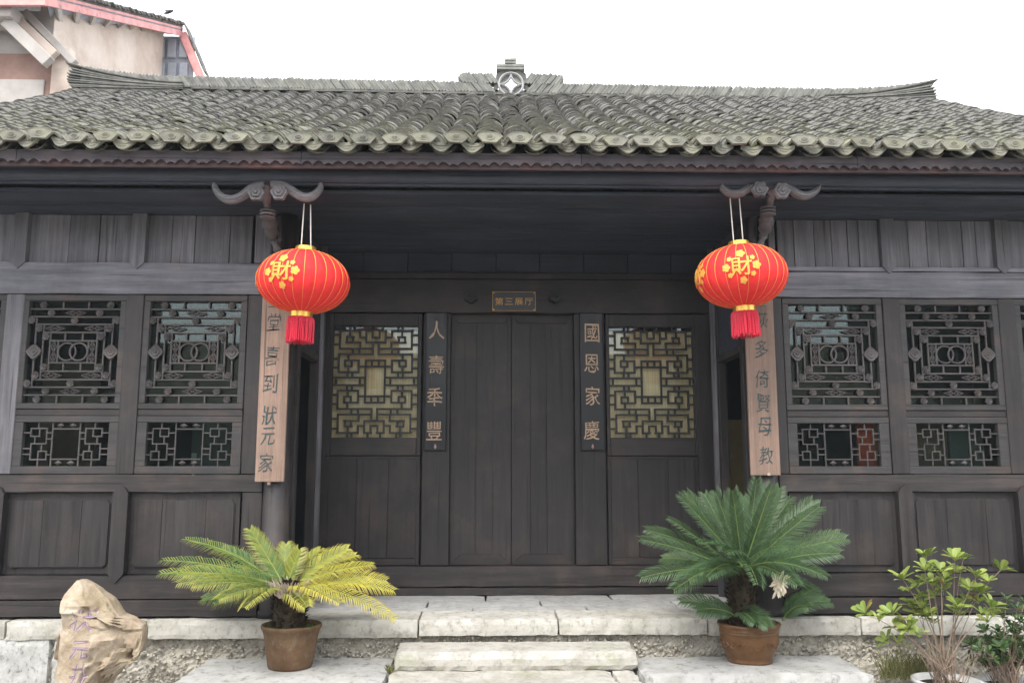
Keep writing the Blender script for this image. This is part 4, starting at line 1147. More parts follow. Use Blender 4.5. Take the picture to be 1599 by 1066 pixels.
# ================================================================== LANTERNS
def lantern(label, top_px, cen_px, Wpx, Hpx, Y, tilt_deg, hook_px, spin):
    c = at(*cen_px, Y); dpt = (c - CAM).length
    k = dpt / FPX / 1.0
    rx, hz_ = Wpx * k / 2 * .96, Hpx * k / 2 * .98
    root = thing('red_lantern', label, 'lantern', c, 'red lanterns under the eave', (0, R(tilt_deg), 0))
    nseg, nr = 26 * 5, 22
    vs, fs = [], []
    capr = rx * .23
    for i in range(nr + 1):
        th = math.pi * i / nr
        a = math.pi * (.045 + .91 * i / nr)
        r = rx * (math.sin(a) ** .92); z = hz_ * math.cos(a) / math.cos(math.pi * .045)
        for j in range(nseg):
            b = 2 * math.pi * j / nseg
            loc_ = (j % 5) / 5.0
            rib = 1 - .016 * abs(2 * abs(loc_ - 0) - 1) * 0 - .018 * (abs(math.cos(math.pi * loc_)) ** 3)
            vs.append((r * rib * math.cos(b + spin), r * rib * math.sin(b + spin), z))
    for i in range(nr):
        for j in range(nseg):
            fs.append((i * nseg + j, (i + 1) * nseg + j, (i + 1) * nseg + (j + 1) % nseg, i * nseg + (j + 1) % nseg))
    fs.append(tuple(range(nseg))); fs.append(tuple(range(nr * nseg, (nr + 1) * nseg))[::-1])
    body = MB().add(vs, fs).build('silk_body', RED, root, smooth=True)
    # one gold seam per rib
    sm = None
    for j in range(26):
        b = 2 * math.pi * j / 26 + spin
        pts = []
        for i in range(15):
            a = math.pi * (.06 + .88 * i / 14)
            r = rx * (math.sin(a) ** .92) * .985 + .001; z = hz_ * math.cos(a) / math.cos(math.pi * .045)
            pts.append((r * math.cos(b), r * math.sin(b), z))
        MB().tube(pts, [.0012 + .0016 * max(0, 1 - abs(i - 4) / 5) for i in range(15)], 5).build('gold_seam', GOLDP, body)
    r0 = .078
    zt = hz_ * .965
    MB().lathe([(r0, zt - .01), (r0 - .006, zt + .035), (r0 - .010, zt + .038), (r0 - .004, zt)], 24).build('top_collar', GOLD, root)
    MB().lathe([(r0 - .004, -zt + .004), (r0 - .004, -zt - .046), (r0, -zt - .048), (r0, -zt + .01)], 24).build('bottom_collar', GOLD, root)
    # tassel: many hanging threads
    tm = MB()
    rr_ = random.Random(int(cen_px[0]))
    for ring, n_ in ((r0 + .014, 80), (r0 + .004, 60), (r0 - .016, 40)):
        for j in range(n_):
            b = 2 * math.pi * j / n_ + rr_.uniform(-.03, .03)
            x, yv = ring * math.cos(b), ring * math.sin(b); L = .165 + rr_.uniform(-.014, .008)
            w = .0035; dx, dy = rr_.uniform(-.006, .006), rr_.uniform(-.006, .006)
            tm.tube([(x * .90, yv * .90, -zt - .042), (x, yv, -zt - .060), (x + dx * .5, yv + dy * .5, -zt - .12), (x + dx, yv + dy, -zt - .052 - L)], w, 4)
    tm.build('tassel', TAS, root, kind='stuff')
    # hanging cords
    ht = [at(px, py, Y + .0) for px, py in hook_px]
    inv = Matrix.Translation(c) @ Matrix.Rotation(R(tilt_deg), 4, 'Y'); inv.invert()
    for sgn, hp in zip((-1, 1), ht):
        MB().tube([(sgn * .034, 0, zt + .03), tuple(inv @ hp)], .0042, 6).build('cord', CORD, root)
    hp = inv @ ((ht[0] + ht[1]) / 2)
    MB().tube([tuple(inv @ ht[0]), tuple(hp + Vector((0, 0, .02))), tuple(inv @ ht[1])], .003, 5).build('hook', IRON, root)
    MB().tube([tuple(hp + Vector((0, 0, .02))), tuple(hp + Vector((0, 0, .10)))], .003, 5).build('hook', IRON, root)
    # printed emblem wrapped on the silk
    def wrap(mb, b0, z0, name):
        out_ = []
        for x, yv, z in mb.v:
            zz = max(-hz_ * .97, min(hz_ * .97, z0 + z))
            a = math.acos(max(-1, min(1, zz * math.cos(math.pi * .045) / hz_)))
            r = rx * (math.sin(a) ** .92) * (1.0) + .003 - yv
            b = b0 + x / max(r, .05)
            out_.append((r * math.cos(b), r * math.sin(b), zz))
        m = MB(); m.v = out_; m.f = mb.f
        m.build(name, GOLDP, body)
    def blossom(r):
        m = MB(); pts = []
        for i in range(30):
            a = 2 * math.pi * i / 30
            rr2 = r * (.78 + .28 * abs(math.cos(2.5 * a)))
            pts.append((rr2 * math.cos(a), rr2 * math.sin(a)))
        m.v = [(0, .0, 0)] + [(x * .5, 0, z * .5) for x, z in pts] + [(x, 0, z) for x, z in pts]
        n = 30
        m.f = [(0, 1 + i, 1 + (i + 1) % n) for i in range(n)] + [(1 + i, 1 + n + i, 1 + n + (i + 1) % n, 1 + (i + 1) % n) for i in range(n)]
        return m
    for b0 in (R(-90) + R(-16), R(-90) + R(-16) - R(72), R(-90) + R(-16) + R(144)):
        zc = hz_ * .04
        gm = glyph('財', .145, .132, .0015, .012, 0, .01, 3)
        wrap(gm, b0, zc, 'emblem')
        for dx, dz, r in ((-.102, -.005, .028), (.102, 0, .030), (.0, .092, .030), (.01, -.097, .024), (-.08, .055, .017), (.08, .056, .017), (.078, -.058, .017), (-.078, -.06, .017)):
            wrap(blossom(r), b0 + dx / rx * 1.0, zc + dz, 'emblem')
    return root
lantern('red silk lantern with gold emblem hanging in front of the left plain couplet board', (473, 385), (474, 440), 145, 97, -.52, 2.0, [(475, 318), (485, 320)], .1)
lantern('red silk lantern with gold emblem hanging in front of the right plain couplet board', (1153, 380), (1157.5, 431.5), 142, 96, -.52, -2.5, [(1140, 310), (1154.5, 310)], .22)

# ================================================================== PLANTS
def frond(crown, tip, arch, half_w, parent, cols, npair=46, droop=.0, seed=0, vee=.35, side=None):
    r_ = random.Random(seed)
    tip = crown.lerp(tip, .955)
    ctrl = crown.lerp(tip, .45) + Vector((0, 0, arch))
    def B(t): return crown * (1 - t) ** 2 + ctrl * (2 * t * (1 - t)) + tip * t * t
    def T(t): return ((ctrl - crown) * (2 * (1 - t)) + (tip - ctrl) * (2 * t)).normalized()
    L = sum((B((i + 1) / 12) - B(i / 12)).length for i in range(12))
    m, C = MB(), []
    out_h = Vector((tip.x - crown.x, tip.y - crown.y, 0))
    face = Vector((r_.uniform(-.35, .35), -.75 + r_.uniform(-.15, .35), r_.uniform(.5, 1.1))).normalized()
    pts = [B(i / 14) for i in range(15)]
    m.tube([p - crown for p in pts], [.0065 * (1 - .75 * i / 14) for i in range(15)], 5)
    rc = cols['rib']; C += [rc] * len(m.v)
    for i in range(npair):
        t = .10 + .90 * (i + .5) / npair
        p, tg = B(t), T(t)
        ref = face
        nr = (ref - tg * ref.dot(tg)).normalized(); lat = tg.cross(nr)
        env = math.sin(math.pi * min(1, .10 + .90 * t) ** .75) ** .55 if t < .97 else .45
        env = (min(1, t / .25) ** .8) * (1 - max(0, (t - .62) / .38) ** 2 * .6)
        for s in (-1, 1):
            ln = half_w * env * r_.uniform(.9, 1.08)
            fw = .66 + .55 * t
            d = (lat * s + tg * fw + nr * (vee + r_.uniform(-.10, .10)) + tg * r_.uniform(-.08, .08)).normalized()
            w = .004
            perp = d.cross(nr).normalized() * w
            q0 = p - crown; q1 = q0 + d * ln * .55 + nr * (.004); q2 = q0 + d * ln - nr * (droop * ln * .5 + .006)
            m.add([q0 - perp * .7, q0 + perp * .7, q1 + perp, q1 - perp, q2 + perp * .15, q2 - perp * .15], [(0, 1, 2, 3), (3, 2, 4, 5)])
            mixv = max(0, min(1, cols['yellow'] + r_.uniform(-.22, .22) + (t - .5) * cols.get('grad', 0)))
            ca = Vector(cols['green']).lerp(Vector(cols['gold']), mixv); ct = ca.lerp(Vector(cols['tip']), cols.get('tipamt', .3) * r_.uniform(.4, 1))
            C += [tuple(ca * r_.uniform(.85, 1.1))] * 4 + [tuple(ct)] * 2
    o = colored(m, C, 'frond', LEAF, parent, crown - parent.location)
    return o
def scale_trunk(parent, c, r, h, mats, n=260, seed=3, flare=1.0):
    r_ = random.Random(seed)
    m = MB().lathe([(r * .9 * flare, -.02), (r * .92 * flare, h * .3), (r * .85, h * .7), (r * .6, h * .95), (r * .2, h)], 14)
    for i in range(n):
        a = r_.uniform(0, 6.283); z = h * (r_.random() ** .9) * .97
        rr = r * (1 if z < h * .7 else 1 - .6 * (z / h - .7) / .3) * (flare + (1 - flare) * z / h)
        L = r_.uniform(.025, .055); w = r_.uniform(.008, .014)
        d = Vector((math.cos(a), math.sin(a), 0)); tt = Vector((-math.sin(a), math.cos(a), 0))
        p = d * rr * .86 + Vector((0, 0, z))
        u = (d * r_.uniform(.35, .9) + Vector((0, 0, r_.uniform(.3, 1.0)))).normalized()
        m.add([p - tt * w, p + tt * w, p + tt * w * .5 + u * L, p - tt * w * .4 + u * L * .95, p - d * .012 + u * L * .6], [(0, 1, 2, 3), (1, 0, 4), (0, 3, 4), (2, 1, 4), (3, 2, 4)])
    return rough(m, .004, 30, seed).build('trunk', mats, parent, c)
def pot(parent, c, r, h, mat, kind):
    if kind == 'plain':
        prof_ = [(.0, 0), (r * .70, 0), (r * .73, .012), (r * .80, h * .35), (r * .88, h * .7), (r * .91, h * .82), (r * .93, h * .84), (r * .94, h * .88), (r * .99, h * .92), (r * 1.0, h * .96), (r * .985, h), (r * .93, h), (r * .89, h * .93), (r * .8, h * .86), (0, h * .86)]
    else:
        prof_ = [(.0, 0), (r * .70, 0), (r * .715, .015), (r * .69, .022), (r * .76, .045), (r * .89, h * .45), (r * .93, h * .68), (r * .925, h * .74), (r * .945, h * .755), (r * .945, h * .785), (r * .925, h * .80), (r * .945, h * .82), (r * .95, h * .85), (r * .935, h * .87), (r * .98, h * .92), (r * 1.01, h * .96), (r * .99, h), (r * .93, h), (r * .9, h * .93), (r * .8, h * .87), (0, h * .87)]
    p = rough(MB().lathe(prof_, 48, (0, 0, 0), False), .003, 9, int(r * 1000)).build('pot', mat, parent, c, smooth=True)
    MB().lathe([(r * .88, h * .872), (r * .5, h * .90), (.001, h * .91)], 24).build('soil', SOIL, p)
    if kind != 'plain':
        for b in (-90, -40, -140, 20, 200):
            a = R(b); rr_ = r * .885
            ce = Vector((rr_ * math.cos(a), rr_ * math.sin(a), h * .50))
            tt = Vector((-math.sin(a), math.cos(a), .0))
            pts = [ce + tt * .024 * math.cos(u) + Vector((0, 0, .024 * math.sin(u))) for u in [2 * math.pi * k / 14 for k in range(15)]]
            m = MB().tube(pts, .005, 5, cap=False)
            for s in (-1, 1):
                m.tube([ce + tt * s * .035 + Vector((0, 0, -.01)), ce + tt * s * .055 + Vector((0, 0, .012)) - Vector((math.cos(a), math.sin(a), 0)) * .003, ce + tt * s * .07 + Vector((0, 0, -.004)) - Vector((math.cos(a), math.sin(a), 0)) * .007, ce + tt * s * .085 + Vector((0, 0, .015)) - Vector((math.cos(a), math.sin(a), 0)) * .012], .005, 5)
            m.build('relief', mat, p)
    return p

# left, yellowing cycad
base = at(453, 1040, -.40); base.z = SZ
c1 = Vector((base.x, -.40, SZ + .003))
cyc = thing('potted_cycad', 'yellowing cycad in a matte brown clay pot left of the steps', 'potted plant', c1, 'potted cycads beside the steps')
rpot = (ax(500, 985, -.40) - ax(406, 985, -.40)) / 2
hpot = azz(453, 974, -.40) - SZ
pot(cyc, (0, 0, 0), rpot, hpot, TERRA, 'plain')
scale_trunk(cyc, (-.02, 0, hpot * .88), .115, azz(453, 905, -.4) - SZ - hpot * .88, HUSK, 420, 5)
mo = MB(); r_ = random.Random(9)
for i in range(500):
    a = r_.uniform(0, 6.283); rad = rpot * r_.uniform(.55, .86); h0 = hpot * .9; L = r_.uniform(.008, .03)
    p = Vector((rad * math.cos(a), rad * math.sin(a), h0)); d = Vector((r_.uniform(-.5, .5), r_.uniform(-.5, .5), 1)).normalized(); q = Vector((r_.uniform(-1, 1), r_.uniform(-1, 1), 0)).normalized() * .006
    mo.add([p - q, p + q, p + d * L], [(0, 1, 2)])
mo.build('moss', MOSSM, cyc, kind='stuff')
crn = at(447, 922, -.40)
cot = MB(); r_ = random.Random(12)
for i in range(260):
    a = r_.uniform(0, 6.283); rad = .13 * math.sqrt(r_.random())
    p = Vector((rad * math.cos(a), rad * math.sin(a), r_.uniform(-.03, .03))); d = Vector((math.cos(a) * .5, math.sin(a) * .5, r_.uniform(.6, 1.2))).normalized(); q = Vector((-math.sin(a), math.cos(a), 0)) * r_.uniform(.006, .011)
    L = r_.uniform(.04, .085)
    cot.add([p - q, p + q, p + q * .3 + d * L, p - q * .3 + d * L, p - Vector((math.cos(a), math.sin(a), 0)) * .008 + d * L * .5], [(0, 1, 2, 3), (1, 0, 4), (0, 3, 4), (2, 1, 4), (3, 2, 4)])
cot.build('woolly_heart', COTTON, cyc, crn + Vector((.02, -.05, .0)) - c1)
GR = dict(green=(.11, .20, .05), gold=(.50, .44, .06), tip=(.46, .31, .11), rib=(.30, .34, .10))
LF = [(242, 893, -.55, .10, .2), (246, 872, -.35, .12, .15), (283, 838, -.10, .12, .15), (330, 850, .05, .10, .2), (268, 895, -.70, .10, .3), (270, 910, -.85, .10, .35), (294, 914, -.95, .09, .35), (336, 936, -1.0, .09, .4), (378, 950, -1.05, .08, .5), (310, 935, -.2, .05, .0), (330, 945, -.1, .04, .0),
      (388, 822, -.30, .02, .3), (447, 846, -.2, .02, .35), (468, 856, -.35, .02, .45), (502, 855, -.25, .05, .5), (548, 853, -.30, .06, .55), (560, 864, -.15, .06, .75), (588, 880, -.40, .07, .8), (622, 922, -.50, .11, .9), (626, 968, -.75, .14, 1.0), (535, 942, -.95, .10, .95), (481, 948, -.9, .08, .6), (610, 905, -.2, .09, .85), (395, 850, .0, .05, .2)]
for i, (px, py, yy, arch, ye) in enumerate(LF):
    frond(crn + Vector((rnd.uniform(-.03, .03), rnd.uniform(-.03, .03), rnd.uniform(-.02, .02))), at(px, py, yy), arch, .118, cyc, dict(GR, yellow=ye - (.14 if px < 450 else .05), grad=.35 if px < 450 else .2, tipamt=.65), 42, .5, i, .30)

# right, dark green cycad
c2 = at(1171, 1030, -.30); c2.z = SZ + .003; c2.y = -.30
cyd = thing('potted_cycad', 'dense dark green cycad in a shiny brown relief pot right of the steps', 'potted plant', c2, 'potted cycads beside the steps')
rpot = (ax(1217, 975, -.30) - ax(1121, 975, -.30)) / 2; hpot = azz(1171, 971, -.3) - SZ
pot(cyd, (0, 0, 0), rpot, hpot, GLAZE, 'relief')
tc = at(1160, 968, -.28); crn = at(1160, 892, -.28)
scale_trunk(cyd, (tc.x - c2.x, .02, hpot * .87), .105, crn.z - SZ - hpot * .87 + .02, HUSK, 420, 6)
GD = dict(green=(.048, .10, .042), gold=(.12, .19, .07), tip=(.18, .25, .15), rib=(.20, .28, .08))
RF = [(993, 839, -.55, .06), (1003, 824, -.30, .07), (993, 902, -.60, .09), (1046, 922, -.75, .10), (1040, 806, -.35, .03), (1056, 768, -.35, .02), (1069, 763, -.20, .02), (1097, 765, -.05, .0), (1115, 762, -.35, .01), (1143, 759, -.45, .0), (1182, 742, -.35, .0), (1207, 751, -.50, .0), (1220, 756, -.25, .0), (1238, 773, -.05, .01), (1274, 776, -.30, .02), (1286, 785, -.50, .03),
      (1318, 828, -.15, .07), (1328, 838, -.45, .08), (1318, 862, -.65, .09), (1295, 900, -.70, .12), (1288, 925, -.05, .10), (1095, 845, -.95, .12), (1100, 900, -1.0, .13), (1235, 850, -.95, .12), (1185, 915, -1.05, .12), (1100, 880, .1, .05), (1250, 880, .1, .06), (1030, 870, .05, .05), (1160, 770, .0, .0), (1130, 790, .0, .0), (1265, 830, .1, .02), (1070, 905, -.95, .11), (1250, 915, -.95, .11), (1130, 860, -.95, .14)]
for i, (px, py, yy, arch) in enumerate(RF):
    frond(crn + Vector((rnd.uniform(-.03, .03), rnd.uniform(-.03, .03), rnd.uniform(-.03, .03))), at(px, py, yy), arch, .13, cyd, dict(GD, yellow=.25 + rnd.uniform(-.15, .2), tipamt=.3), 46, .3, 100 + i, .26)
b2 = at(1222, 968, -.30)
for i, (px, py, yy, arch, k) in enumerate(((1059, 937, -.35, .07, 0), (1085, 952, -.5, .06, 0), (1298, 938, -.3, .10, 1), (1270, 918, -.15, .06, 1), (1202, 978, -.62, .10, 0), (1180, 972, -.60, .08, 0), (1262, 945, -.5, .08, 1))):
    frond((b2 if k else at(1150, 962, -.34)).copy(), at(px, py, yy), arch, .11, cyd, dict(GD, yellow=.3, tipamt=.3), 38, .25, 200 + i, .16)
cone = MB(); r_ = random.Random(4); cc = at(1216, 912, -.45) - c2
for i in range(46):
    a = r_.uniform(0, 6.283); d = Vector((math.cos(a) * .45, math.sin(a) * .45, r_.uniform(-.9, 1.0))).normalized(); p = cc + Vector((0, 0, r_.uniform(-.03, .03))); L = r_.uniform(.05, .10); q = d.cross(Vector((.3, 1, .2))).normalized() * .009
    cone.add([p - q, p + q, p + q + d * L * .8, p + d * L, p - q + d * L * .7, p - Vector((0, .006, 0)) + d * L * .5], [(0, 1, 2, 3, 4), (1, 0, 5), (0, 4, 5), (4, 3, 5), (3, 2, 5), (2, 1, 5)])
cone.build('dry_cone', CREAM, cyd)

# potted shrubs at the right: thin stems ending in whorls of leaves
def whorl(m, C, c, axis, n, L, g, r_):
    axis = axis.normalized(); a0 = Vector((1, 0, 0)).cross(axis)
    a0 = (a0 if a0.length > .1 else Vector((0, 1, 0)).cross(axis)).normalized(); b0 = axis.cross(a0)
    ph = r_.uniform(0, 6)
    for i in range(n):
        a = ph + i * 2.399; lift = r_.uniform(.2, 1.2); l = L * r_.uniform(.7, 1.12)
        d = (a0 * math.cos(a) + b0 * math.sin(a) + axis * lift).normalized(); s = d.cross(axis).normalized(); nn = s.cross(d)
        p = c + axis * r_.uniform(-.012, .012); w = l * r_.uniform(.17, .23)
        pr = [(0, .08), (.25, .55), (.55, .95), (.78, 1), (.93, .6)]
        base_ = len(m.v); vs = []
        for t, k in pr:
            q = p + d * l * t - nn * (.10 * l * t * t)
            vs += [q - s * w * k + nn * w * k * .25, q, q + s * w * k + nn * w * k * .25]
        vs.append(p + d * l - nn * .12 * l)
        fs = []
        for j in range(4):
            fs += [(j * 3, j * 3 + 1, j * 3 + 4, j * 3 + 3), (j * 3 + 1, j * 3 + 2, j * 3 + 5, j * 3 + 4)]
        fs += [(12, 13, 15), (13, 14, 15)]
        m.add(vs, fs)
        k = r_.random(); col = Vector(g[0]).lerp(Vector(g[1]), k)
        if r_.random() < .03: col = Vector((.24, .15, .06))
        C += [tuple(col * r_.uniform(.85, 1.15))] * 16
def shrub(label, rim_px, rw, Y, tips, g, L, n, seed, bare, extra=()):
    r_ = random.Random(seed)
    top = at(*rim_px, Y); root = thing('potted_shrub', label, 'potted plant', (top.x, Y, GZ), 'potted shrubs at the right wall')
    r = rw / FPX * (Y - CAM.y) / 2; h = top.z - GZ
    pp = MB().lathe([(0, 0), (r * .7, 0), (r * .74, .02), (r * .93, h * .9), (r * .95, h * .93), (r * 1.04, h * .94), (r * 1.05, h), (r * .97, h), (r * .93, h * .93), (r * .85, h * .88), (0, h * .88)], 40, (0, 0, 0), False).build('pot', WPOT, root, smooth=True)
    MB().lathe([(r * .9, h * .89), (.001, h * .93)], 20).build('soil', SOIL, pp)
    o = Vector((top.x, Y, GZ))
    for i, (px, py, yy) in enumerate(tips):
        tip = at(px, py, yy) - o
        a = r_.uniform(0, 6.28); b = Vector((r * .45 * r_.random() * math.cos(a), r * .45 * r_.random() * math.sin(a), h * .9))
        mid = b.lerp(tip, .5) + Vector((r_.uniform(-.03, .03) - (tip.x - b.x) * .18, r_.uniform(-.03, .03), .06))
        pts = [b * (1 - t) ** 2 + mid * 2 * t * (1 - t) + tip * t * t for t in [k / 8 for k in range(9)]]
        MB().tube(pts, [.0042 - .0022 * k / 8 for k in range(9)], 5).build('stem', STEM, root)
        m, C = MB(), []
        whorl(m, C, tip, (pts[-1] - pts[-3]).normalized() + Vector((0, 0, .6)), n + r_.randrange(3), L, g, r_)
        colored(m, C, 'leaf_whorl', LEAF, root)
        for kk in extra:
            m, C = MB(), []
            whorl(m, C, pts[kk] + Vector((r_.uniform(-.02, .02), r_.uniform(-.02, .02), 0)), Vector((r_.uniform(-.5, .5), r_.uniform(-.5, .1), 1)), n - 2, L * .85, g, r_)
            colored(m, C, 'leaf_whorl', LEAF, root)
    bm_ = MB()
    for i in range(bare):
        a = r_.uniform(0, 6.28); rr = r * .6 * r_.random(); p = Vector((rr * math.cos(a), rr * math.sin(a), h * .9)); d = Vector((math.cos(a) * r_.uniform(0, 1.0), math.sin(a) * r_.uniform(0, .7), 1)).normalized(); Ls = r_.uniform(.12, .36)
        q = p + d * Ls * .5 + Vector((r_.uniform(-.02, .02), r_.uniform(-.02, .02), 0))
        bm_.tube([p, q, p + d * Ls + Vector((r_.uniform(-.04, .04), r_.uniform(-.04, .04), 0))], [.0026, .002, .001], 4)
        if r_.random() < .8:
            bm_.tube([q, q + Vector((r_.uniform(-.09, .09), r_.uniform(-.06, .06), r_.uniform(.05, .12)))], [.0018, .0008], 4)
    bm_.build('twigs', STEM, root, kind='stuff')
    return root, r, h, o
LG = ((.16, .24, .045), (.36, .42, .11))
T1 = [(1352, 957), (1393, 957), (1410, 904), (1446, 870), (1444, 889), (1470, 891), (1491, 874), (1504, 872), (1525, 899), (1563, 889), (1512, 923), (1495, 946), (1425, 944), (1438, 950), (1448, 962), (1400, 978), (1419, 980), (1548, 946), (1550, 961), (1457, 914), (1386, 1000), (1475, 905), (1530, 925), (1432, 915)]
r_ = random.Random(31)
shrub('light green shrub with leaf whorls in a white pot, nearer the right cycad', (1478, 1060), 95, -.55, [(a, b, -.55 + r_.uniform(-.2, .2)) for a, b in T1], LG, .098, 9, 31, 32, (7,))
DG = ((.04, .085, .03), (.10, .17, .05))
T2 = [(1572, 935), (1588, 950), (1600, 940), (1558, 985), (1575, 975), (1590, 985), (1545, 1000), (1562, 1010), (1580, 1005), (1597, 1012), (1530, 1012), (1550, 1025), (1570, 1030), (1588, 1030), (1606, 1000), (1540, 1035), (1612, 970), (1620, 950), (1520, 1030), (1607, 1030), (1630, 990), (1566, 1000), (1594, 968), (1538, 985), (1515, 1005)]
shrub('darker bushy shrub in a white pot at the right edge of the frame', (1575, 1062), 85, -.50, [(a, b, -.50 + r_.uniform(-.22, .18)) for a, b in T2], DG, .06, 9, 33, 60, (7, 6, 5, 4))

# weeds at the foot of the plinth
def weeds(name, px0, px1, py, Y, n, hgt, seed, label):
    r_ = random.Random(seed); m, C = MB(), []
    for i in range(n):
        p = at(r_.uniform(px0, px1), py + r_.uniform(-3, 3), Y); p.y += r_.uniform(-.05, .02)
        d = Vector((r_.uniform(-.7, .7), r_.uniform(-.8, .2), 1)).normalized(); L = hgt * r_.uniform(.4, 1.1); s = Vector((d.z, 0, -d.x)).normalized() * r_.uniform(.002, .004)
        m.add([p - s, p + s, p + s * .8 + d * L * .6, p - s * .8 + d * L * .6, p + d * L + Vector((d.x * .02, -.01, -.01))], [(0, 1, 2, 3), (3, 2, 4)])
        k_ = r_.uniform(.7, 1.5); c = (.20 * k_, .20 * k_, .08 * k_); C += [c] * 5
    return colored(m, C, name, LEAF, None, kind='stuff')
w_ = weeds('weeds', 1375, 1470, 1056, -.2, 260, .26, 3, '')
w_['label'] = 'thin pale weeds at the foot of the rubble wall'
w2_ = weeds('weeds', 604, 614, 1046, -.45, 60, .05, 4, '')

# ================================================================== ENGRAVED ROCK
YR = -.78
rows_ = [(905, 122, 133), (912, 116, 147), (919, 110, 154), (925, 106, 158), (936, 104.5, 171), (946, 104, 178), (956, 104, 184), (961, 104, 188), (966, 103, 203), (976, 103, 221), (985, 101, 223), (995, 100, 222), (1010, 98, 219), (1022, 97, 213), (1032, 96.5, 207), (1044, 95, 188), (1056, 94.5, 178), (1066, 94, 169), (1090, 93, 165), (1120, 92, 168), (1160, 90, 172)]
rows_ = [r for i in range(len(rows_) - 1) for r in (rows_[i], tuple((a + b) / 2 for a, b in zip(rows_[i], rows_[i + 1])))] + [rows_[-1]]
nA = 72; vs = []
for py, pl_, pr_ in rows_:
    a, b, z = ax(pl_, py, YR), ax(pr_, py, YR), azz(130, py, YR)
    if py == 1160: z = GZ - .03
    w = b - a
    dpt = .19 if py > 940 else .06 + .13 * (py - 905) / 35
    ridge_x = a + min(w * .62, .24)
    for k in range(nA):
        t = 2 * math.pi * k / nA
        u = math.cos(t); v_ = math.sin(t)
        x = (a + b) / 2 + w / 2 * math.copysign(abs(u) ** .75, u)
        yv = math.copysign(abs(v_) ** .6, v_) * dpt * (1.0 if v_ > 0 else .75)
        # front: flat inscribed face left, receding rough face right
        if v_ < 0 and x > ridge_x: yv *= max(.12, 1 - 1.0 * (x - ridge_x) / max(.05, (b - ridge_x)))
        p = Vector((x, YR + yv, z))
        flat = 1.0 if (v_ < -.3 and x < ridge_x - .02 and py > 955) else 0
        amp = .010 if flat else .035 * min(1, w / .35)
        edge = abs(u) ** 4
        dv = noise.noise_vector(p * 7) * amp + noise.noise_vector(p * 19) * amp * .45 + noise.noise_vector(p * 45) * amp * .2
        rg = 0
        fac = 0.0
        for sc_, k_ in ((5.5, .75), (11.0, .55)):
            c_ = Vector(noise.voronoi(p * sc_)[1][0]) / sc_
            g_ = noise.noise_vector(c_ * 37.3) * 1.6
            fac += ((p - c_).dot(g_) * k_ + noise.noise(c_ * 71.7) * .03) * (.08 if flat else 1.0) * min(1, w / .45) * min(1, max(.15, (py - 908) / 55))
        dv = dv * .5
        p += Vector((dv.x * (1 - edge * .6) + fac * .18 * u, dv.y - fac * .8, dv.z * .3))
        vs.append(p)
fs = []
nr = len(rows_)
for i in range(nr - 1):
    for k in range(nA): fs.append((i * nA + k, (i + 1) * nA + k, (i + 1) * nA + (k + 1) % nA, i * nA + (k + 1) % nA))
fs.append(tuple(range(nA))); fs.append(tuple(range((nr - 1) * nA, nr * nA))[::-1])
rock_c = Vector((ax(140, 1030, YR), YR, GZ))
rock = thing('engraved_rock', 'upright tan rock engraved with purple characters at the left', 'rock', rock_c)
ro_ = MB().add([v - rock_c for v in vs], fs).build('boulder', ST_ROCK, rock)
sub = ro_.modifiers.new('fine', 'SUBSURF'); sub.levels = sub.render_levels = 2; sub.subdivision_type = 'SIMPLE'
tx = bpy.data.textures.new('rock_grain', 'CLOUDS'); tx.noise_scale = .05; tx.noise_depth = 4
dm = ro_.modifiers.new('grain', 'DISPLACE'); dm.texture = tx; dm.strength = .010; dm.mid_level = .5; dm.texture_coords = 'LOCAL'
bpy.context.view_layer.update()
dg = bpy.context.evaluated_depsgraph_get()
def rock_front(x, z):
    o_ = ro_.evaluated_get(dg)
    ok, loc_, nrm, _ = o_.ray_cast(Vector((x - rock_c.x, -2, z - rock_c.z)), Vector((0, 1, 0)))
    return loc_.y + rock_c.y if ok else YR - .14
for ch, px, py, w, h in (('状', 127, 968, .14, .135), ('元', 124, 1013, .125, .115), ('井', 122, 1052, .105, .125)):
    p = at(px, py, YR - .14)
    gm = glyph(ch, w, h, .004, -.016, .15, .05, px)
    gm.v = [(x, (rock_front(p.x + x, p.z + z) - p.y) + yv - .001, z) for x, yv, z in gm.v]
    gm.build('character', PURP, rock, p - rock_c)
    g2 = glyph(ch, w, h, .002, -.020, .15, .05, px)  # pale offset copy paints a highlight along the carved strokes
    g2.v = [(x, (rock_front(p.x + x + .005, p.z + z - .006) - p.y) + yv - .0005, z) for x, yv, z in g2.v]
    g2.build('stroke_highlight', simple('highlight_paint', (.55, .46, .50), .8), rock, p - rock_c + Vector((.005, 0, -.006)))

# ================================================================== NEIGHBOUR HOUSE, BIRD
H0 = at(60, 60, 4.0); nb_c = Vector((ax(40, 100, 4.2), 4.2, GZ))
nh = thing('neighbour_house', 'pale plastered house with faded red eave board rising behind the left roof end', 'house', nb_c)
def NP(mb, name, mat, parent=nh): 
    mb.v = [tuple(Vector(p) - (nb_c if parent is nh else nb_c)) for p in mb.v]
    return mb.build(name, mat, parent)
ya, yb = 4.6, 8.2                 # near corner and far corner of the right-hand wall
A_ = at(83, 60, ya); B_ = at(253, 100, yb)
z_lo = GZ
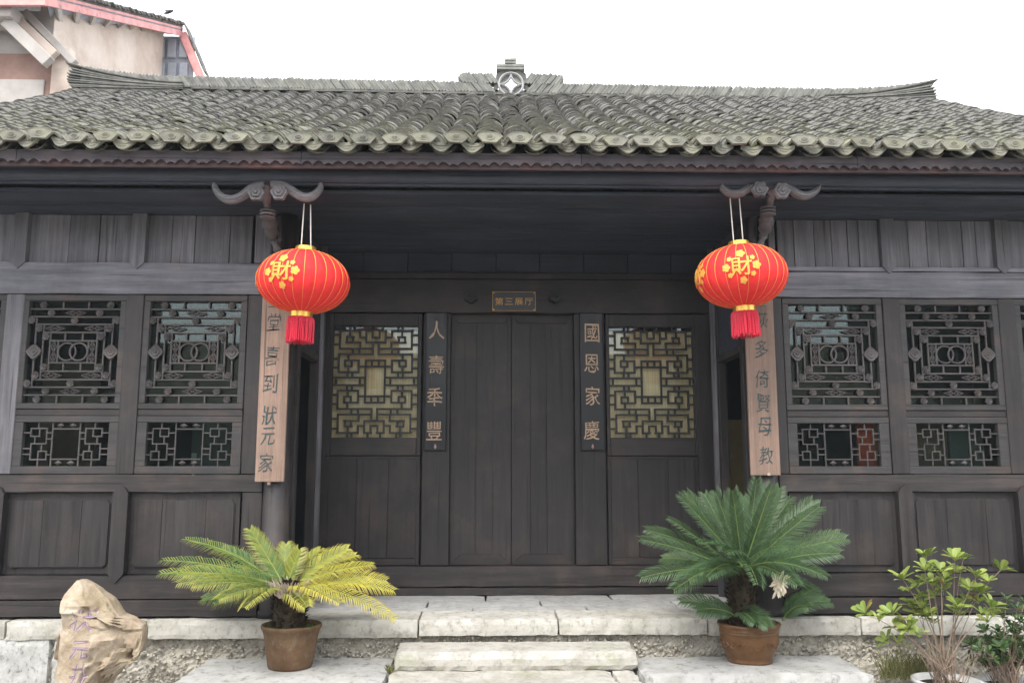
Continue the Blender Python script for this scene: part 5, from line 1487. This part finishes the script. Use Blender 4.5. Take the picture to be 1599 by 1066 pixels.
# right-hand wall, thick
def wall_between(p, q, th, z0, zp, zq):
    d = Vector((q.x - p.x, q.y - p.y, 0)).normalized(); nrm = Vector((-d.y, d.x, 0)) * th
    a, b = Vector((p.x, p.y, 0)), Vector((q.x, q.y, 0))
    pts = [a, b, b + nrm, a + nrm]
    vs = [(v.x, v.y, z0) for v in pts] + [(pts[0].x, pts[0].y, zp), (pts[1].x, pts[1].y, zq), (pts[2].x, pts[2].y, zq), (pts[3].x, pts[3].y, zp)]
    return MB().add(vs, [(0, 1, 5, 4), (1, 2, 6, 5), (2, 3, 7, 6), (3, 0, 4, 7), (4, 5, 6, 7), (3, 2, 1, 0)])
NP(wall_between(A_, B_, .2, z_lo, azz(83, 5, ya), azz(253, 50, yb)), 'side_wall', PLASTER)
F0 = at(-260, 60, ya)
NP(wall_between(F0, A_ + Vector((-.01, 0, 0)), .2, z_lo, azz(0, 18, ya), azz(60, 18, ya)), 'front_wall', CONC)
# brown recess panel and pale patch on the front
x0, x1, z0_, z1_ = rect(-260, 82, 84, 150, ya - .01)
NP(MB().box(x0, x1, ya - .03, ya - .005, z0_ - 2.5, z1_, 0), 'brown_panel', BRICKY)
x0, x1, z0_, z1_ = rect(-260, 70, 124, 150, ya - .03)
NP(MB().box(x0, x1, ya - .06, ya - .032, z0_ - 2.0, z1_, .01), 'pale_band', CONC)
x0, x1, z0_, z1_ = rect(84, 112, 78, 150, ya - .02)
NP(MB().box(x0, x1, ya - .09, ya + .05, z0_ - 3, z1_ , .01), 'corner_post', PLASTER)
# sloping concrete braces
def slant(p0, p1, w, y, th, name, mat):
    a, b = at(*p0, y), at(*p1, y)
    d = (b - a); L = d.length; an = math.atan2(d.z, d.x)
    M = Matrix.Translation(a) @ Matrix.Rotation(-an, 4, 'Y')
    NP(MB().box(0, L, -th / 2, th / 2, -w, 0, .008, M), name, mat)
slant((18, 28), (84, 92), .16, ya - .35, .12, 'sloping_beam', CONC)
slant((26, 20), (92, 82), .20, ya - .22, .10, 'sloping_beam', PLASTER)
slant((44, 16), (122, 96), .10, ya - .12, .10, 'sloping_beam', CONC)
x0, x1, z0_, z1_ = rect(-260, 24, 10, 30, ya - .4)
NP(MB().box(x0, x1, ya - .5, ya - .1, z0_, z1_, .01), 'level_beam', CONC)
# eave boards: level front run, then the long falling run and the steep far end
def board(p, q, h, th, name, mat, drop=0):
    d = Vector((q.x - p.x, q.y - p.y, 0)).normalized(); nrm = Vector((d.y, -d.x, 0)) * th
    vs = []
    for e in (p, q):
        for o_ in (Vector((0, 0, 0)), nrm):
            for hz_ in (0, h): vs.append(e + o_ + Vector((0, 0, hz_)))
    return NP(MB().add(vs, [(0, 4, 5, 1), (2, 3, 7, 6), (0, 2, 6, 4), (1, 5, 7, 3), (0, 1, 3, 2), (4, 6, 7, 5)]), name, mat)
E0, E1 = at(-260, 8, ya - .6), at(70, 8, ya - .6)
E2 = at(285, 57, yb + .1)
E3 = at(312, 122, yb + .15)
board(E0, E1, .16, -.04, 'eave_board', PINK)
board(E1 + Vector((.0, 0, 0)), E2, .17, -.04, 'eave_board', PINK)
# steep far board
d = E3 - E2; an = math.atan2(d.z, d.x)
NP(MB().box(0, d.length + .6, -.03, .03, -.07, .07, .006, Matrix.Translation(E2 + Vector((0, 0, .06))) @ Matrix.Rotation(-an, 4, 'Y')), 'eave_board', PINK)
# roof slab above the boards and its thin tile edge
back = Vector((-3.2, 2.0, .9))
top = [E0 + Vector((0, 0, .17)), E1 + Vector((0, 0, .17)), E2 + Vector((0, 0, .18)), E2 + back, E0 + back]
vs = [p + Vector((0, 0, .0)) for p in top] + [p + Vector((0, 0, .06)) for p in top]
nrf = NP(MB().add(vs, [(4, 3, 2, 1, 0), (5, 6, 7, 8, 9)] + [(i, (i + 1) % 5, (i + 1) % 5 + 5, i + 5) for i in range(5)]), 'roof', TILE)
r_ = random.Random(8)
m = MB()
nT = 46
for i in range(nT):
    p = (E1 + Vector((0, 0, .215))).lerp(E2 + Vector((0, 0, .225)), (i + .5) / nT)
    M = Matrix.Translation(p + Vector((r_.uniform(-.02, .02), 0, r_.uniform(-.01, .01)))) @ Matrix.Rotation(math.atan2(E2.y - E1.y, E2.x - E1.x), 4, 'Z') @ Matrix.Rotation(r_.uniform(-.1, .1), 4, 'Y')
    m.box(-.055, .055, -.06, .2, 0, .03, .006, M)
for i in range(14):
    p = (E2 + Vector((0.02, 0, .16))).lerp(E3 + Vector((.05, 0, .1)), (i + .5) / 14)
    m.box(-.06, .06, -.08, .2, 0, .03, .006, Matrix.Translation(p + Vector((.03, 0, r_.uniform(-.01, .01)))) @ Matrix.Rotation(-an, 4, 'Y'))
NP(m, 'edge_tiles', TILE, nrf)['kind'] = 'stuff'
# soffit under the long run and the boarded far end in its shade
S1, S2 = A_ + Vector((-.1, .1, 0)), B_ + Vector((-.1, .1, 0))
vs = [Vector((E1.x, E1.y, E1.z + .10)), Vector((E2.x, E2.y, E2.z + .10)), Vector((S2.x, S2.y, E2.z + .16)), Vector((S1.x, S1.y, E1.z + .16))]
vs += [v + Vector((0, 0, .03)) for v in vs]
NP(MB().add(vs, [(0, 1, 2, 3), (7, 6, 5, 4)] + [(i, i + 4, (i + 1) % 4 + 4, (i + 1) % 4) for i in range(4)]), 'soffit', BLUEG)
for k in range(9):
    t = (k + .6) / 9
    p, q = E1.lerp(E2, t), S1.lerp(S2, t); q.z = p.z
    p = p.lerp(q, .06) + Vector((0, 0, .05)); q = q + Vector((0, 0, .10))
    NP(MB().tube([p, q], .045, 4), 'rafter', CONC if k < 5 else PLASTER)
yq = yb - .02
x0, x1, z0_, z1_ = rect(246, 306, 62, 124, yq + .2)
NP(MB().box(x0 - .1, x1 - .05, yq + .2, yq + .26, z0_ - 1, z1_ + .06, 0), 'far_end_wall', BLUEG)
for a, b in ((247, 258), (263, 276), (281, 294)):
    for c, d_ in ((64, 92), (100, 124)):
        x0, x1, z0_, z1_ = rect(a, b, c, d_, yq + .2)
        NP(MB().box(x0, x1, yq + .14, yq + .199, z0_, z1_, .01), 'wall_panel', simple('pale_blue_board', (.40, .42, .47), .8, 0, .2, 4))
# bird
bc = at(264, 19, 6.0)
bd = thing('flying_bird', 'small dark bird in the pale sky above the neighbouring roof', 'bird', bc)
bd.scale = (1.35, 1.35, 1.35); bd.rotation_euler = (R(25), R(-18), R(35))
MB().tube([(-.06, .0, -.02), (-.035, 0, -.012), (0, 0, 0), (.035, 0, .012), (.05, 0, .02)], [.004, .016, .02, .016, .006], 10).build('body', BIRD, bd, smooth=True)
for s in (-1, 1):
    MB().add([(-.02, 0, .0), (.02, 0, .01), (.03, s * .10, .022), (-.03, s * .11, .018), (-.02, 0, .006), (.02, 0, .016), (.03, s * .10, .025), (-.03, s * .11, .022)], [(3, 2, 1, 0), (4, 5, 6, 7), (0, 1, 5, 4), (1, 2, 6, 5), (2, 3, 7, 6), (3, 0, 4, 7)]).build('wing', BIRD, bd)
MB().add([(-.05, -.008, -.02), (-.05, .008, -.02), (-.10, .022, -.035), (-.10, -.022, -.035), (-.05, 0, -.012), (-.10, 0, -.028)], [(0, 3, 2, 1), (0, 1, 4), (1, 2, 5, 4), (2, 3, 5), (3, 0, 4, 5)]).build('tail', BIRD, bd)

# ================================================================== THINGS INSIDE, SEEN THROUGH THE PANES
def panel(label, pa, pb, pt, Y, mat):
    x0, x1 = ax(pa, 690, Y), ax(pb, 690, Y); z1 = azz((pa + pb) / 2, pt, Y)
    root = thing('display_panel', label, 'display panel', ((x0 + x1) / 2, Y, PZ), 'display panels inside the hall')
    w = x1 - x0
    MB().box(-w / 2, w / 2, -.012, .012, .08, z1 - PZ, .004).build('panel', mat, root)
    for s in (-1, 1): MB().box(s * (w / 2 - .04) - .015, s * (w / 2 - .04) + .015, -.012, .05, 0, .078, .004).build('foot', WH, root)
    return root
panel('bright orange display panel behind the lower window right of the right couplet board', 1362, 1398, 640, .12, PANO)
panel('red display panel behind the lower window right of the right couplet board', 1338, 1364, 650, .10, PANR)
panel('brown display panel behind the outermost right lower window', 1425, 1478, 650, .2, PANB)
panel('grey green display panel behind the outermost right lower window', 1482, 1535, 655, .25, PANG)
panel('ochre display panel just inside the right side doorway', 1130, 1175, 655, 1.9, PANY)
panel('olive brown display panel behind the far left window', 60, 150, 560, .8, PANB)
panel('grey green display panel behind the lower window beside the left lantern', 300, 372, 655, .5, PANG)
pcx = at(303, 714, .46)
cardo = thing('label_card', 'small white card low behind the lower window left of the left couplet board', 'card', pcx)
MB().box(-.02, .02, -.003, .003, -.035, .035, 0).build('card', CARD, cardo)
MB().box(-.008, .008, -.002, .002, PZ - pcx.z, -.036, 0).build('stand', CARD, cardo)

# ================================================================== HOUSE ACROSS THE COURTYARD (mirrored in the panes)
oh = thing('courtyard_house', 'dark house across the courtyard, mirrored in the window panes', 'house', (0, -17, GZ))
MB().box(-16, 16, -3, 0, 0, 3.6, 0).build('wall', WV, oh)
MB().add([(-17, 1.0, 3.4), (17, 1.0, 3.4), (17, -3, 5.6), (-17, -3, 5.6), (-17, 1.0, 3.3), (17, 1.0, 3.3), (17, -7, 3.4), (-17, -7, 3.4)], [(0, 1, 2, 3), (4, 5, 1, 0), (3, 2, 6, 7)]).build('roof', TILE, oh)
for a, b, h in ((-26, -10.5, 8.2), (11.2, 26, 8.0)):  # unseen tall wings, added to keep sky reflections out of the outer panes
    MB().box(a, b, -3.4, .3, 0, h, 0).build('sky_block_wing', WV, oh)
bpy.data.objects.remove(_fo)

# ================================================================== ADDED AIR VOLUME IMITATING A PALE LENS VEIL
hz = bpy.data.materials.new('veil_volume'); hz.use_nodes = True
t = hz.node_tree; t.nodes.clear()
o = N(t, 'ShaderNodeOutputMaterial'); pv = N(t, 'ShaderNodeVolumePrincipled')
pv.inputs['Color'].default_value = (.90, .94, 1.0, 1); pv.inputs['Density'].default_value = .0012
t.links.new(pv.outputs[0], o.inputs['Volume'])
MB().box(-34, 34, -26, 22, GZ - 1, 9.5, 0).build('veil_box', hz, kind='stuff')
